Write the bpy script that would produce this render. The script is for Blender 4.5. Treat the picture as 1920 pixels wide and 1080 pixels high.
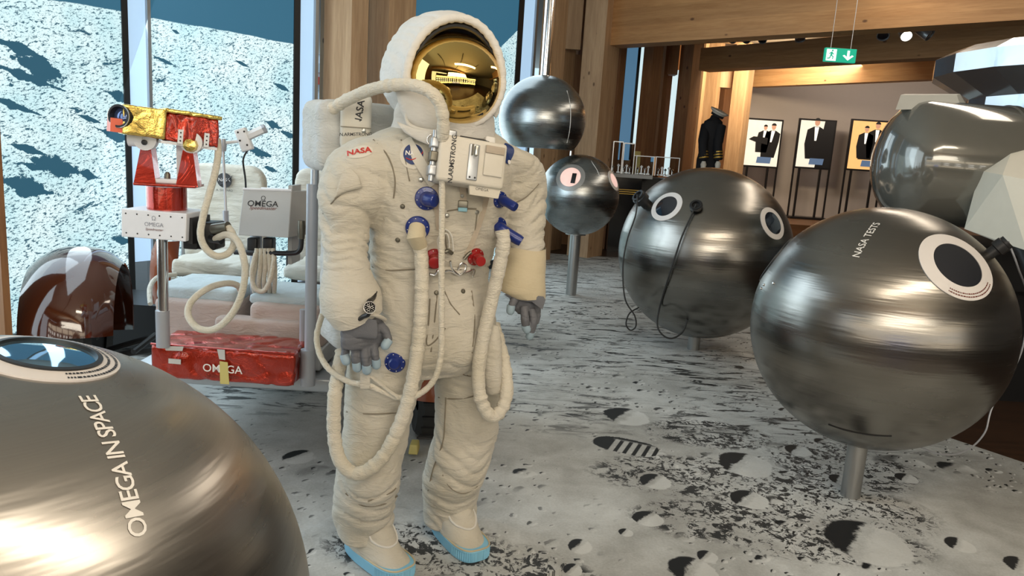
import bpy, bmesh, math, random
import numpy as np
from mathutils import Vector, Matrix, noise
from mathutils.bvhtree import BVHTree
random.seed(5)
C = bpy.context.scene.collection
for o in list(bpy.data.objects): bpy.data.objects.remove(o)

# ------------------------------------------------------------------ camera
F = 1385.0; CH = 1.6; PITCH = math.radians(10.4); ROLL = math.radians(3.7)
_f = Vector((0, math.cos(PITCH), -math.sin(PITCH))); _u0 = Vector((0, math.sin(PITCH), math.cos(PITCH))); _r0 = Vector((1, 0, 0))
_r = _r0*math.cos(ROLL) + _u0*math.sin(ROLL); _u = _u0*math.cos(ROLL) - _r0*math.sin(ROLL)
cam = bpy.data.objects.new('camera', bpy.data.cameras.new('camera')); C.objects.link(cam)
cam.data.sensor_width = 36; cam.data.lens = 36*F/1920; cam.data.clip_end = 300
cam.matrix_world = Matrix(((_r.x, _u.x, -_f.x, 0), (_r.y, _u.y, -_f.y, 0), (_r.z, _u.z, -_f.z, CH), (0, 0, 0, 1)))
bpy.context.scene.camera = cam
CAM = Vector((0, 0, CH))
def ray(px, py): return _f + _r*((px-960)/F) - _u*((py-540)/F)
def W(px, py, Y):
    d = ray(px, py); return CAM + d*(Y/d.y)
def G(px, py, z=0.0):
    d = ray(px, py); return CAM + d*((z-CH)/d.z)
def mpp(p): return (Vector(p)-CAM).dot(_f)/F       # metres per pixel at a point

# ------------------------------------------------------------------ world, light, exposure
S = bpy.context.scene
S.view_settings.view_transform = 'Standard'; S.view_settings.look = 'None'; S.view_settings.gamma = 1
S.view_settings.exposure = 0.0; S.view_settings.use_curve_mapping = False
wd = bpy.data.worlds.new('sky'); S.world = wd; wd.use_nodes = True
wd.node_tree.nodes['Background'].inputs[0].default_value = (.62, .84, 1, 1)
wd.node_tree.nodes['Background'].inputs[1].default_value = 1.15
def area(name, loc, target, sx, sy, power, col, spread=180):
    l = bpy.data.lights.new(name, 'AREA'); l.shape = 'RECTANGLE'; l.size = sx; l.size_y = sy; l.energy = power; l.color = col
    l.spread = math.radians(spread)
    o = bpy.data.objects.new(name, l); C.objects.link(o); o.location = loc
    o.rotation_euler = (Vector(target)-Vector(loc)).to_track_quat('-Z', 'Y').to_euler(); return o
area('daylight_left', (-3.7, 3.2, 2.2), (0, 2.9, 1.0), 4.0, 3.2, 115, (.74, .9, 1))
area('daylight_facade', (-2.5, 4.9, 2.3), (1.2, 6.6, 1.0), 2.4, 2.6, 55, (.74, .9, 1))
area('daylight_behind', (-3.6, -2.5, 2.2), (0, 1, 1.0), 4.0, 2.6, 60, (.8, .92, 1))
area('ceiling_lamp_row', (1.6, .2, 4.15), (1.0, 2.4, 0), 3.5, .35, 70, (1, .86, .68))
area('added_uplight', (1.0, -3.2, 3.15), (1.0, -1.2, 4.45), 5, 1.5, 230, (1, .9, .74))  # unseen uplight added to brighten the ceiling mirrored in the visor
area('daylight_far_glazing', (-.3, 9.4, 2.3), (1.4, 8.2, 1.6), 1.6, 2.8, 34, (.78, .92, 1))
area('ceiling_lamp_row_far', (4.0, 7.0, 4.15), (3.0, 7.0, 0), 4, .4, 45, (1, .86, .7))
area('ceiling_lamp_poster', (8.5, 17.5, 4.2), (9, 20, 1.6), 6, .5, 120, (1, .84, .68))
area('ceiling_lamp_lattice', (5.2, 16.2, 4.0), (5.0, 18.5, 2.2), 1.2, .4, 130, (1, .78, .5))

# ------------------------------------------------------------------ node helpers
class NB:
    def __init__(s, name):
        s.m = bpy.data.materials.new(name); s.m.use_nodes = True; s.t = s.m.node_tree; s.n = s.t.nodes; s.l = s.t.links
        s.b = s.n['Principled BSDF']
    def put(s, sock, v):
        if hasattr(v, 'is_output'): s.l.new(v, sock)
        elif v is not None:
            if isinstance(v, (tuple, list)) and len(v) == 3 and sock.type == 'RGBA': v = (*v, 1)
            sock.default_value = v
    def node(s, typ, ins={}, out=0, **kw):
        n = s.n.new(typ)
        for k, v in kw.items(): setattr(n, k, v)
        for k, v in ins.items(): s.put(n.inputs[k], v)
        return n.outputs[out]
    def m_(s, op, a, b=None, c=None, clamp=False):
        n = s.n.new('ShaderNodeMath'); n.operation = op; n.use_clamp = clamp
        for i, v in enumerate((a, b, c)):
            if v is not None: s.put(n.inputs[i], v)
        return n.outputs[0]
    def obj(s): return s.node('ShaderNodeTexCoord', out='Object') if False else s.n.new('ShaderNodeTexCoord').outputs['Object']
    def pos(s): return s.n.new('ShaderNodeNewGeometry').outputs['Position']
    def sep(s, v):
        n = s.n.new('ShaderNodeSeparateXYZ'); s.l.new(v, n.inputs[0]); return n.outputs
    def comb(s, x, y, z):
        n = s.n.new('ShaderNodeCombineXYZ')
        for i, v in enumerate((x, y, z)): s.put(n.inputs[i], v)
        return n.outputs[0]
    def map(s, v, scale=(1, 1, 1), rot=(0, 0, 0), loc=(0, 0, 0)):
        return s.node('ShaderNodeMapping', {'Vector': v, 'Scale': scale, 'Rotation': rot, 'Location': loc})
    def noise(s, v, scale, detail=4, rough=.55, dist=0, out=0):
        return s.node('ShaderNodeTexNoise', {'Vector': v, 'Scale': scale, 'Detail': detail, 'Roughness': rough, 'Distortion': dist}, out)
    def step(s, v, a, b):   # smooth 0..1 ramp from a to b
        return s.node('ShaderNodeMapRange', {'Value': v, 'From Min': a, 'From Max': b, 'To Min': 0.0, 'To Max': 1.0}, interpolation_type='SMOOTHSTEP')
    def mix(s, f, a, b):
        n = s.n.new('ShaderNodeMix'); n.data_type = 'RGBA'
        s.put(n.inputs[0], f); s.put(n.inputs[6], a); s.put(n.inputs[7], b); return n.outputs[2]
    def bump(s, h, strength=.3, dist=.01):
        o = s.node('ShaderNodeBump', {'Height': h, 'Strength': strength, 'Distance': dist}); s.l.new(o, s.b.inputs['Normal']); return o
    def set(s, **kw):
        for k, v in kw.items(): s.put(s.b.inputs[k.replace('_', ' ')], v)
        return s.m

MATS = {}
def plain(name, col, rough=.5, metal=0.0, coat=0, em=None, ems=0, spec=.5, nz=0.06, bump=.05, bs=60):
    k = NB(name); p = k.obj()
    n = k.noise(p, 9.0, 3)
    f = k.m_('MULTIPLY_ADD', n, nz*2, 1-nz)
    cc = k.node('ShaderNodeVectorMath', {0: col, 1: k.comb(f, f, f)}, operation='MULTIPLY')
    k.set(Base_Color=cc, Roughness=rough, Metallic=float(metal), Coat_Weight=float(coat), Specular_IOR_Level=spec)
    if em: k.set(Emission_Color=em, Emission_Strength=ems)
    if bump: k.bump(k.noise(p, bs, 2), bump, .004)
    MATS[name] = k.m; return k.m
def glow(name, col, s): return plain(name, (.02, .02, .02), .5, em=col, ems=s, bump=0)

def wood(name, c1, c2, rough=.55, axis='Z', rot=None, knots=True, sc=1.0):
    k = NB(name); p = k.obj()
    if rot: p = k.map(p, rot=rot)
    st = {'Z': (1, 1, .07), 'X': (.07, 1, 1), 'Y': (1, .07, 1)}[axis]
    q = k.map(p, scale=tuple(a*sc for a in st))
    n = k.noise(q, 14, 5, .6, .6); n2 = k.noise(q, 70, 3, .6)
    g = k.m_('ADD', k.m_('MULTIPLY', n, .75), k.m_('MULTIPLY', n2, .35))
    col = k.mix(k.step(g, .35, .75), c1, c2)
    # laminations
    x, y, z = k.sep(p)
    a = {'Z': x, 'X': z, 'Y': z}[axis]
    lam = k.m_('FLOOR', k.m_('DIVIDE', k.m_('ADD', a, y) if axis == 'Z' else a, .13))
    r = k.node('ShaderNodeTexWhiteNoise', {'W': lam}, noise_dimensions='1D')
    col = k.mix(k.m_('MULTIPLY', r, .28), col, tuple(v*.55 for v in c1))
    if knots:
        st2 = {'Z': (1, 1, .55), 'X': (.55, 1, 1), 'Y': (1, .55, 1)}[axis]
        v = k.node('ShaderNodeTexVoronoi', {'Vector': k.map(p, scale=st2), 'Scale': 4.2*sc, 'Randomness': 1.0})
        kk = k.m_('SUBTRACT', 1.0, k.step(v, .045, .10))
        col = k.mix(k.m_('MULTIPLY', kk, .85), col, (c1[0]*.22, c1[1]*.16, c1[2]*.1))
    k.set(Base_Color=col, Roughness=rough); k.bump(n2, .12, .003)
    MATS[name] = k.m; return k.m

wood('timber', (.42, .26, .14), (.58, .385, .225))
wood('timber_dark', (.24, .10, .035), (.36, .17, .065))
wood('beam_x', (.40, .19, .065), (.56, .30, .12), axis='X')
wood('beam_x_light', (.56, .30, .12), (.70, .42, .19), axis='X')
wood('floor_wood', (.035, .018, .010), (.07, .034, .018), .35, 'X', knots=False)
wood('floor_wood_back', (.13, .065, .03), (.2, .1, .05), .4, 'X', knots=False)
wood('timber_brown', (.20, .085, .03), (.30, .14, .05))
plain('plaster', (.44, .40, .38), .8, nz=.03)
plain('ceiling_paint', (.60, .55, .48), .8, nz=.03)
plain('alu', (.35, .37, .38), .4, .8); plain('black_rail', (.012, .014, .016), .45); plain('white_plastic', (.7, .72, .74), .4)
plain('frosted_strip', (.30, .42, .56), .5, em=(.42, .62, .84), ems=.85)
plain('black', (.010, .010, .011), .4); plain('black_gloss', (.006, .006, .007), .12); plain('rubber', (.02, .02, .02), .7)
plain('chrome', (.8, .8, .8), .15, 1); plain('grey_metal', (.42, .44, .46), .35, .7); plain('pole_grey', (.36, .38, .42), .35, .25)
plain('white_paint', (.70, .71, .74), .35); plain('grey_paint', (.40, .41, .41), .5)
plain('blue_anod', (.006, .022, .17), .35, .1, coat=.3); plain('red_anod', (.30, .008, .008), .35, .1, coat=.3)
plain('brown_fender', (.055, .012, .004), .10, 0, coat=1); plain('orange_fender', (.22, .055, .02), .15, 0, coat=.8)
plain('glove_grey', (.115, .12, .135), .6, bump=.4, bs=400); plain('fingertip_blue', (.30, .40, .47), .5)
plain('sole_blue', (.22, .50, .68), .45); plain('dark_glass', (.012, .014, .02), .06, coat=1)
plain('ring_white', (.66, .63, .61), .45); plain('ring_grey', (.30, .30, .29), .4, .3)
plain('text_white', (.74, .72, .68), .5); plain('text_black', (.01, .01, .012), .5); plain('text_red', (.50, .03, .02), .5)
plain('text_grey', (.22, .23, .27), .5); plain('text_dark_red', (.12, .01, .0), .5); plain('navy', (.01, .03, .13), .5)
plain('snap', (.5, .5, .46), .3, .9); plain('snap_dark', (.16, .15, .12), .4, .8); plain('tape', (.55, .47, .16), .6)
plain('velcro', (.5, .5, .48), .9); plain('cyan_pad', (.25, .5, .6), .5)
plain('navy_cloth', (.008, .009, .013), .8); plain('gold_trim', (.6, .38, .07), .4, .5); plain('cap_white', (.78, .74, .66), .6)
plain('poster_frame', (.012, .011, .012), .3); plain('skin_print', (.45, .25, .16), .6)
plain('lens_blue', (.10, .16, .35), .05, .6, coat=1)

def cloth(name, col, wr=.5, fine=500, scale=7.0, rough=.8):
    k = NB(name); p = k.obj()
    n = k.noise(p, scale, 4, .6, .8); n2 = k.noise(p, fine, 1); n3 = k.noise(k.map(p, scale=(1, 1, 3.2)), scale*2.2, 3, .55, 1.2)
    h = k.m_('ADD', k.m_('ADD', k.m_('MULTIPLY', n, .6), k.m_('MULTIPLY', n3, .55)), k.m_('MULTIPLY', n2, .03))
    st = k.noise(p, 4.0, 4)
    cc = k.mix(k.step(st, .35, .75), col, tuple(c*f for c, f in zip(col, (.90, .88, .82))))
    k.set(Base_Color=cc, Roughness=rough, Sheen_Weight=.15)
    k.bump(h, wr, .02); MATS[name] = k.m; return k.m
cloth('suit_cloth', (.52, .49, .42), .55); cloth('hood_cloth', (.64, .63, .60), .35); cloth('pack_cloth', (.52, .53, .52), .6)
cloth('hose_cloth', (.62, .58, .49), .6, scale=18); cloth('cuff_cloth', (.52, .45, .31), .25); cloth('seat_cloth', (.50, .49, .44), .6, scale=6)
cloth('seat_cloth_blue', (.42, .50, .54), .5); cloth('box_cloth', (.44, .36, .33), .5); cloth('strap_cloth', (.40, .34, .27), .2)
cloth('unit_cloth', (.60, .57, .50), .15)

def foil(name, col, rough, scale, metal=1.0, st=.8, coat=0):
    k = NB(name); p = k.obj()
    v = k.node('ShaderNodeTexVoronoi', {'Vector': k.map(p, scale=(1, 1, .5)), 'Scale': scale})
    n = k.noise(p, scale*.7, 5, .65, 1.5)
    k.set(Base_Color=col, Metallic=metal, Roughness=rough, Coat_Weight=float(coat)); k.bump(k.m_('ADD', v, n), st, .02)
    MATS[name] = k.m
foil('gold_foil', (.80, .58, .16), .24, 12, 1.0, .35); foil('red_foil', (.38, .024, .006), .22, 11, .55, .7, .7); foil('red_metal', (.36, .022, .008), .18, 5, .6, .25, .6)
plain('orange_panel', (.75, .13, .06), .4)

# gold visor
k = NB('visor_gold'); k.set(Base_Color=(.72, .50, .16), Metallic=1.0, Roughness=.025); MATS['visor_gold'] = k.m

# brushed steel: horizontal turning marks around the vertical axis
def steel(name, col, rmin, rmax):
    k = NB(name); p = k.obj(); x, y, z = k.sep(p)
    rad = k.m_('SQRT', k.m_('ADD', k.m_('MULTIPLY', x, x), k.m_('MULTIPLY', y, y)))
    ang = k.m_('ARCTAN2', y, x)
    q = k.comb(k.m_('MULTIPLY', ang, .5), 0.0, z)
    n = k.noise(k.map(q, scale=(1.2, 1, 16)), 1.6, 3, .5)
    n2 = k.noise(k.map(q, scale=(2.2, 1, 260)), 1.5, 2, .6)
    k.set(Base_Color=k.mix(n2, tuple(c*.9 for c in col), tuple(min(1, c*1.06) for c in col)), Metallic=1.0,
          Roughness=k.m_('MULTIPLY_ADD', n, rmax-rmin, rmin), Anisotropic=.65, Anisotropic_Rotation=.0)
    tg = k.node('ShaderNodeTangent', direction_type='RADIAL', axis='Z'); k.l.new(tg, k.b.inputs['Tangent'])
    k.bump(k.m_('ADD', k.m_('MULTIPLY', n, 1.0), k.m_('MULTIPLY', n2, .002)), .09, .02)
    MATS[name] = k.m
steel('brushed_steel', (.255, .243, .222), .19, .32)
steel('brushed_steel_lit', (.38, .362, .335), .22, .34)  # same steel; brighter light on the foreground sphere put into its colour
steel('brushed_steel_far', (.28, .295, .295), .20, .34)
plain('steel_post', (.40, .40, .39), .35, .9)
plain('module_gloss', (.15, .145, .125), .14, .3, coat=1, bump=0); plain('module_silver', (.48, .52, .56), .14, .9, bump=.15, bs=8)
plain('module_cream', (.66, .62, .52), .6); plain('module_panel', (.50, .50, .46), .4)

# ------------------------------------------------------------------ mesh helpers
RM = {}   # root matrices
def mat(m): return MATS[m] if isinstance(m, str) else m
def empty(name, loc, rot=0.0, label=None, cat=None, group=None):
    o = bpy.data.objects.new(name, None); C.objects.link(o); o.location = loc; o.rotation_euler = (0, 0, rot); o.empty_display_size = .1
    RM[o.name] = Matrix.Translation(Vector(loc)) @ Matrix.Rotation(rot, 4, 'Z')
    if label: o['label'] = label
    if cat: o['category'] = cat
    if group: o['group'] = group
    return o
def inv(parent): return RM[parent.name].inverted() if parent is not None else Matrix.Identity(4)
class MB:
    def __init__(s): s.v = []; s.f = []
    def add(s, vs, fs):
        n = len(s.v); s.v += [Vector(v) for v in vs]; s.f += [tuple(i+n for i in f) for f in fs]; return s
    def box(s, c, size, ax=None, taper=1.0, bev=0.0):
        c = Vector(c); ax = ax or (Vector((1, 0, 0)), Vector((0, 1, 0)), Vector((0, 0, 1)))
        hx, hy, hz = [a/2 for a in size]
        b = min(bev, hx*.9, hy*.9, hz*.9)
        if b <= 0:
            vs = []
            for z in (-1, 1):
                t = taper if z > 0 else 1
                for x, y in ((-1, -1), (1, -1), (1, 1), (-1, 1)): vs.append(c+ax[0]*x*hx*t+ax[1]*y*hy*t+ax[2]*z*hz)
            s.add(vs, [(3, 2, 1, 0), (4, 5, 6, 7), (0, 1, 5, 4), (1, 2, 6, 5), (2, 3, 7, 6), (3, 0, 4, 7)]); return s
        bm = bmesh.new(); bmesh.ops.create_cube(bm, size=1)
        for v in bm.verts: v.co = Vector((v.co.x*2*hx*(taper if v.co.z > 0 else 1), v.co.y*2*hy*(taper if v.co.z > 0 else 1), v.co.z*2*hz))
        bmesh.ops.bevel(bm, geom=bm.edges[:], offset=b, segments=3, affect='EDGES', profile=.5)
        bm.verts.ensure_lookup_table()
        s.add([c+ax[0]*v.co.x+ax[1]*v.co.y+ax[2]*v.co.z for v in bm.verts], [tuple(v.index for v in f.verts) for f in bm.faces]); bm.free(); return s
    def rings(s, rs, cap0=True, cap1=True, closed=False):
        n = len(rs[0]); vs = [p for r in rs for p in r]; fs = []
        m = len(rs)
        for i in range(m if closed else m-1):
            a = i*n; b = ((i+1) % m)*n
            for j in range(n): fs.append((a+j, a+(j+1) % n, b+(j+1) % n, b+j))
        if not closed:
            if cap0: fs.append(tuple(reversed(range(n))))
            if cap1: fs.append(tuple(range((m-1)*n, m*n)))
        s.add(vs, fs); return s
    def tube(s, pts, r, n=12, closed=False, cap=True):
        pts = [Vector(p) for p in pts]; m = len(pts); rr = r if isinstance(r, (list, tuple)) else [r]*m
        rs = []; prev = None
        for i in range(m):
            if closed: t = pts[(i+1) % m]-pts[i-1]
            else: t = pts[min(i+1, m-1)]-pts[max(i-1, 0)]
            t.normalize()
            if prev is None:
                a = t.orthogonal().normalized()
            else:
                a = prev - t*prev.dot(t)
                a = a.normalized() if a.length > 1e-6 else t.orthogonal().normalized()
            prev = a; b = t.cross(a)
            rs.append([pts[i]+(a*math.cos(2*math.pi*j/n)+b*math.sin(2*math.pi*j/n))*rr[i] for j in range(n)])
        return s.rings(rs, cap, cap, closed)
    def cyl(s, a, b, r, r2=None, n=24): return s.tube([a, b], [r, r if r2 is None else r2], n)
    def lathe(s, prof, c, ax=None, n=48, sx=1, sy=1, cap=True):
        ax = ax or (Vector((1, 0, 0)), Vector((0, 1, 0)), Vector((0, 0, 1))); c = Vector(c)
        rs = [[c+ax[2]*z+(ax[0]*math.cos(2*math.pi*j/n)*sx+ax[1]*math.sin(2*math.pi*j/n)*sy)*r for j in range(n)] for r, z in prof]
        return s.rings(rs, cap, cap)
    def build(s, name, m, parent=None, smooth=True, auto=35, label=None, kind=None, xf=None):
        me = bpy.data.meshes.new(name); I = inv(parent) if xf is None else xf
        me.from_pydata([I @ v for v in s.v], [], s.f); me.update()
        bm = bmesh.new(); bm.from_mesh(me); bmesh.ops.recalc_face_normals(bm, faces=bm.faces)
        if smooth:
            for e in bm.edges:
                e.smooth = not (len(e.link_faces) == 2 and e.calc_face_angle(0) > math.radians(auto))
            for f in bm.faces: f.smooth = True
        bm.to_mesh(me); bm.free()
        me.materials.append(mat(m)); o = bpy.data.objects.new(name, me); C.objects.link(o)
        if parent is not None: o.parent = parent; RM[o.name] = RM[parent.name]
        else: RM[o.name] = Matrix.Identity(4)
        if label: o['label'] = label
        if kind: o['kind'] = kind
        return o
def tag(o, label, cat, group=None):
    o['label'] = label; o['category'] = cat
    if group: o['group'] = group
    return o
def recenter(o):   # put a top-level mesh's origin at its base
    vs = [v.co for v in o.data.vertices]; mn = Vector([min(v[i] for v in vs) for i in range(3)]); mx = Vector([max(v[i] for v in vs) for i in range(3)])
    c = Vector(((mn.x+mx.x)/2, (mn.y+mx.y)/2, mn.z)); o.data.transform(Matrix.Translation(-c)); o.location = c; RM[o.name] = Matrix.Translation(c); return o
def struct(o): o['kind'] = 'structure'; return o
def spline(pts, n=8, closed=False):
    pts = [Vector(p) for p in pts]; out = []; m = len(pts)
    for i in range(m if closed else m-1):
        if closed: p0, p1, p2, p3 = pts[i-1], pts[i], pts[(i+1) % m], pts[(i+2) % m]
        else: p0, p1, p2, p3 = pts[max(i-1, 0)], pts[i], pts[i+1], pts[min(i+2, m-1)]
        for k in range(n):
            t = k/n; out.append(.5*((2*p1)+(p2-p0)*t+(2*p0-5*p1+4*p2-p3)*t*t+(3*p1-p0-3*p2+p3)*t**3))
    if not closed: out.append(pts[-1])
    return out
_tc = {}
def text_geo(s, size, extrude=0.0, shear=0.0, spacing=1.0, weight=0.0):
    cu = bpy.data.curves.new('t', 'FONT'); cu.body = s; cu.size = size; cu.align_x = 'CENTER'; cu.align_y = 'CENTER'
    cu.shear = shear; cu.space_character = spacing; cu.offset = weight; cu.resolution_u = 3
    o = bpy.data.objects.new('t', cu); C.objects.link(o); bpy.context.view_layer.update()
    me = o.evaluated_get(bpy.context.evaluated_depsgraph_get()).to_mesh()
    vs = [v.co.copy() for v in me.vertices]; fs = [tuple(p.vertices) for p in me.polygons]
    bpy.data.objects.remove(o); bpy.data.curves.remove(cu); return vs, fs
def text_on_plane(name, s, c, right, up, size, m, parent, **kw):
    vs, fs = text_geo(s, size, **kw); c = Vector(c); right = Vector(right).normalized(); up = Vector(up).normalized()
    return MB().add([c+right*v.x+up*v.y for v in vs], fs).build(name, m, parent, smooth=False)
def hit_sphere(px, py, c, R):
    d = ray(px, py).normalized(); oc = CAM-Vector(c); b = oc.dot(d); q = b*b-(oc.length_squared-R*R)
    if q < 0: t = -b
    else: t = -b-math.sqrt(q)
    p = CAM+d*t; n = (p-Vector(c)).normalized(); return Vector(c)+n*R, n
def text_on_sphere(name, s, c, R, pa, pb, size, m, parent, **kw):
    """text runs along the great circle pa -> pb (pixels)"""
    a = hit_sphere(*pa, c, R)[1]; b = hit_sphere(*pb, c, R)[1]
    mid = (a+b).normalized(); d = (b-a); d = (d-mid*d.dot(mid)).normalized(); up = mid.cross(d)
    vs, fs = text_geo(s, size, **kw)
    out = []
    for v in vs:
        q = (mid*math.cos(v.x/R)+d*math.sin(v.x/R)); q = q*math.cos(v.y/R)+up*math.sin(v.y/R); out.append(Vector(c)+q*(R+.0012))
    return MB().add(out, fs).build(name, m, parent, smooth=False)
def frame_of(n, upref=Vector((0, 0, 1))):
    n = Vector(n).normalized(); x = upref.cross(n).normalized(); y = n.cross(x); return x, y, n
exec_parts = []
# ------------------------------------------------------------------ moon prints
def moon_floor():
    k = NB('moon_floor'); p = k.pos(); x, y, z = k.sep(p); q = k.comb(x, y, 0.0)
    big = k.noise(q, .9, 3, .5); n = k.noise(q, 4.5, 6, .6, .3); fine = k.noise(q, 90, 2)
    v = k.m_('ADD', k.m_('ADD', k.m_('MULTIPLY', big, .55), k.m_('MULTIPLY', n, .35)), k.m_('MULTIPLY', fine, .12))
    tone = k.step(v, .32, .72)
    col = k.mix(tone, (.27, .268, .25), (.64, .66, .65))
    dark = None; bright = None
    def acc(a, b): return b if a is None else k.m_('MAXIMUM', a, b)
    # random craters in three sizes
    wq = k.node('ShaderNodeVectorMath', {0: q, 1: k.node('ShaderNodeVectorMath', {0: k.noise(q, 7, 3, .6, out=1), 3: .09}, operation='SCALE')}, operation='ADD')
    dens = k.noise(q, 1.1, 2)
    for sc, rad, lo, hi in ((1.7, .17, .5, .6), (5.5, .062, .47, .58), (15, .024, .42, .55)):
        vo = k.n.new('ShaderNodeTexVoronoi'); vo.voronoi_dimensions = '2D'; k.put(vo.inputs['Vector'], wq); vo.inputs['Scale'].default_value = sc
        df = k.node('ShaderNodeVectorMath', {0: wq, 1: vo.outputs['Position']}, operation='SUBTRACT')
        dx, dy, dz = k.sep(df); rr = k.m_('MULTIPLY_ADD', k.sep(vo.outputs['Color'])[0], rad*.8, rad*.25)
        d = k.m_('DIVIDE', k.m_('SQRT', k.m_('ADD', k.m_('MULTIPLY', dx, dx), k.m_('MULTIPLY', k.m_('MULTIPLY', dy, dy), 1.3))), rr)
        side = k.m_('DIVIDE', k.m_('ADD', k.m_('MULTIPLY', dx, -.8), k.m_('MULTIPLY', dy, .7)), rr)
        ins = k.m_('SUBTRACT', 1.0, k.step(d, .8, 1.0))
        on = k.m_('MULTIPLY', k.step(k.sep(vo.outputs['Color'])[1], .45, .5), k.step(dens, lo, hi))
        ins = k.m_('MULTIPLY', ins, on)
        dark = acc(dark, k.m_('MULTIPLY', ins, k.step(side, .12, .42)))
        bright = acc(bright, k.m_('MULTIPLY', ins, k.step(side, .0, -.5)))
    # broken rubble: masked, thresholded noise; elongated ridges further away
    def ell(cx, cy, rx, ry, soft=.5):
        a = k.m_('DIVIDE', k.m_('SUBTRACT', x, cx), rx); b = k.m_('DIVIDE', k.m_('SUBTRACT', y, cy), ry)
        return k.m_('SUBTRACT', 1.0, k.step(k.m_('SQRT', k.m_('ADD', k.m_('MULTIPLY', a, a), k.m_('MULTIPLY', b, b))), 1-soft, 1.0))
    rub = None
    for cx, cy, rx, ry in ((1.05, 3.62, .75, .34), (1.55, 3.35, .7, .42), (1.0, 3.15, .5, .25), (.15, 2.55, .35, .28), (1.45, 3.0, .6, .22), (1.9, 3.9, .5, .45), (1.25, 4.25, .5, .3), (-.3, 2.7, .5, .25)):
        e = ell(cx, cy, rx, ry, .7); rub = acc(rub, e)
    rn = k.noise(wq, 24, 6, .74, .7)
    rub_d = k.m_('MULTIPLY', k.step(k.m_('ADD', k.m_('MULTIPLY', rn, .75), k.m_('MULTIPLY', n, .25)), .515, .54), k.step(rub, .05, .45))
    dark = acc(dark, k.m_('MULTIPLY', rub_d, .95))
    dark = acc(dark, k.m_('MULTIPLY', k.m_('MULTIPLY', k.step(k.noise(wq, 8, 6, .7, .4), .555, .585), k.step(rub, .1, .5)), .95))
    far = k.noise(k.map(q, scale=(.75, 2.6, 1), rot=(0, 0, .12)), 4.6, 6, .68, .8)
    farm = k.m_('MULTIPLY', k.step(y, 3.9, 4.4), k.step(k.noise(q, .75, 2), .36, .50))
    dark = acc(dark, k.m_('MULTIPLY', k.m_('MULTIPLY', k.step(far, .535, .60), farm), .93))
    bright = acc(bright, k.m_('MULTIPLY', k.m_('MULTIPLY', k.step(far, .50, .44), farm), .5))
    # the craters one can point to
    for px, py, w in ((1395, 872, 104), (1625, 1018, 156), (1214, 974, 56), (1172, 1000, 28), (1326, 1045, 40), (1300, 1073, 95), (1228, 904, 62),
                      (1405, 938, 72), (1575, 901, 44), (1175, 782, 86), (1495, 846, 52), (1701, 898, 42), (1087, 1026, 50), (1074, 1070, 40), (1800, 1023, 54), (1915, 1062, 62), (1620, 800, 60), (560, 858, 60)):
        g = G(px, py); r = w*.5*mpp(g)
        dx = k.m_('DIVIDE', k.m_('ADD', k.m_('SUBTRACT', x, g.x), k.m_('MULTIPLY', k.m_('ADD', k.m_('SUBTRACT', n, .5), k.m_('MULTIPLY', k.m_('SUBTRACT', rn, .5), .5)), r*.8)), r)
        dy = k.m_('DIVIDE', k.m_('SUBTRACT', y, g.y), r*1.15)
        d = k.m_('SQRT', k.m_('ADD', k.m_('MULTIPLY', dx, dx), k.m_('MULTIPLY', dy, dy)))
        ins = k.m_('SUBTRACT', 1.0, k.step(d, .9, 1.0)); side = k.m_('ADD', k.m_('MULTIPLY', dx, -.75), k.m_('MULTIPLY', dy, .6))
        side = k.m_('ADD', side, k.m_('MULTIPLY', k.m_('SUBTRACT', rn, .5), .8))
        keep = k.m_('SUBTRACT', 1.0, ins)
        dark = acc(k.m_('MULTIPLY', dark, keep), k.m_('MULTIPLY', ins, k.step(side, .16, .3)))
        bright = acc(bright, k.m_('MULTIPLY', ins, k.step(side, .1, -.2)))
    # one boot print
    a = G(1118, 826); b = G(1232, 850); ax = (b-a); L = ax.length; ax.normalize(); ay = Vector((-ax.y, ax.x, 0)); mid = (a+b)/2
    dx = k.m_('SUBTRACT', x, mid.x); dy = k.m_('SUBTRACT', y, mid.y)
    u = k.m_('DIVIDE', k.m_('ADD', k.m_('MULTIPLY', dx, ax.x), k.m_('MULTIPLY', dy, ax.y)), L*.56)
    v = k.m_('DIVIDE', k.m_('ADD', k.m_('MULTIPLY', dx, ay.x), k.m_('MULTIPLY', dy, ay.y)), L*.33)
    v = k.m_('ADD', v, k.m_('MULTIPLY', k.m_('SUBTRACT', rn, .5), .5))
    d = k.m_('ADD', k.m_('POWER', k.m_('ABSOLUTE', u), 3.0), k.m_('MULTIPLY', v, v))
    ins = k.m_('SUBTRACT', 1.0, k.step(d, .85, 1.0))
    st = k.step(k.m_('SINE', k.m_('MULTIPLY', u, 24)), -.1, .5)
    st = acc(k.m_('MULTIPLY', st, k.step(v, .9, .5)), k.m_('MAXIMUM', k.step(u, -.35, -.5), k.step(v, .55, .75)))
    dark = acc(k.m_('MULTIPLY', dark, k.m_('SUBTRACT', 1.0, ins)), k.m_('MULTIPLY', ins, st))
    col = k.mix(k.m_('MULTIPLY', bright, .55), col, (.68, .69, .67)); col = k.mix(dark, col, (.012, .013, .014))
    k.set(Base_Color=col, Roughness=.62, Specular_IOR_Level=.35); MATS['moon_floor'] = k.m
moon_floor()

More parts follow.
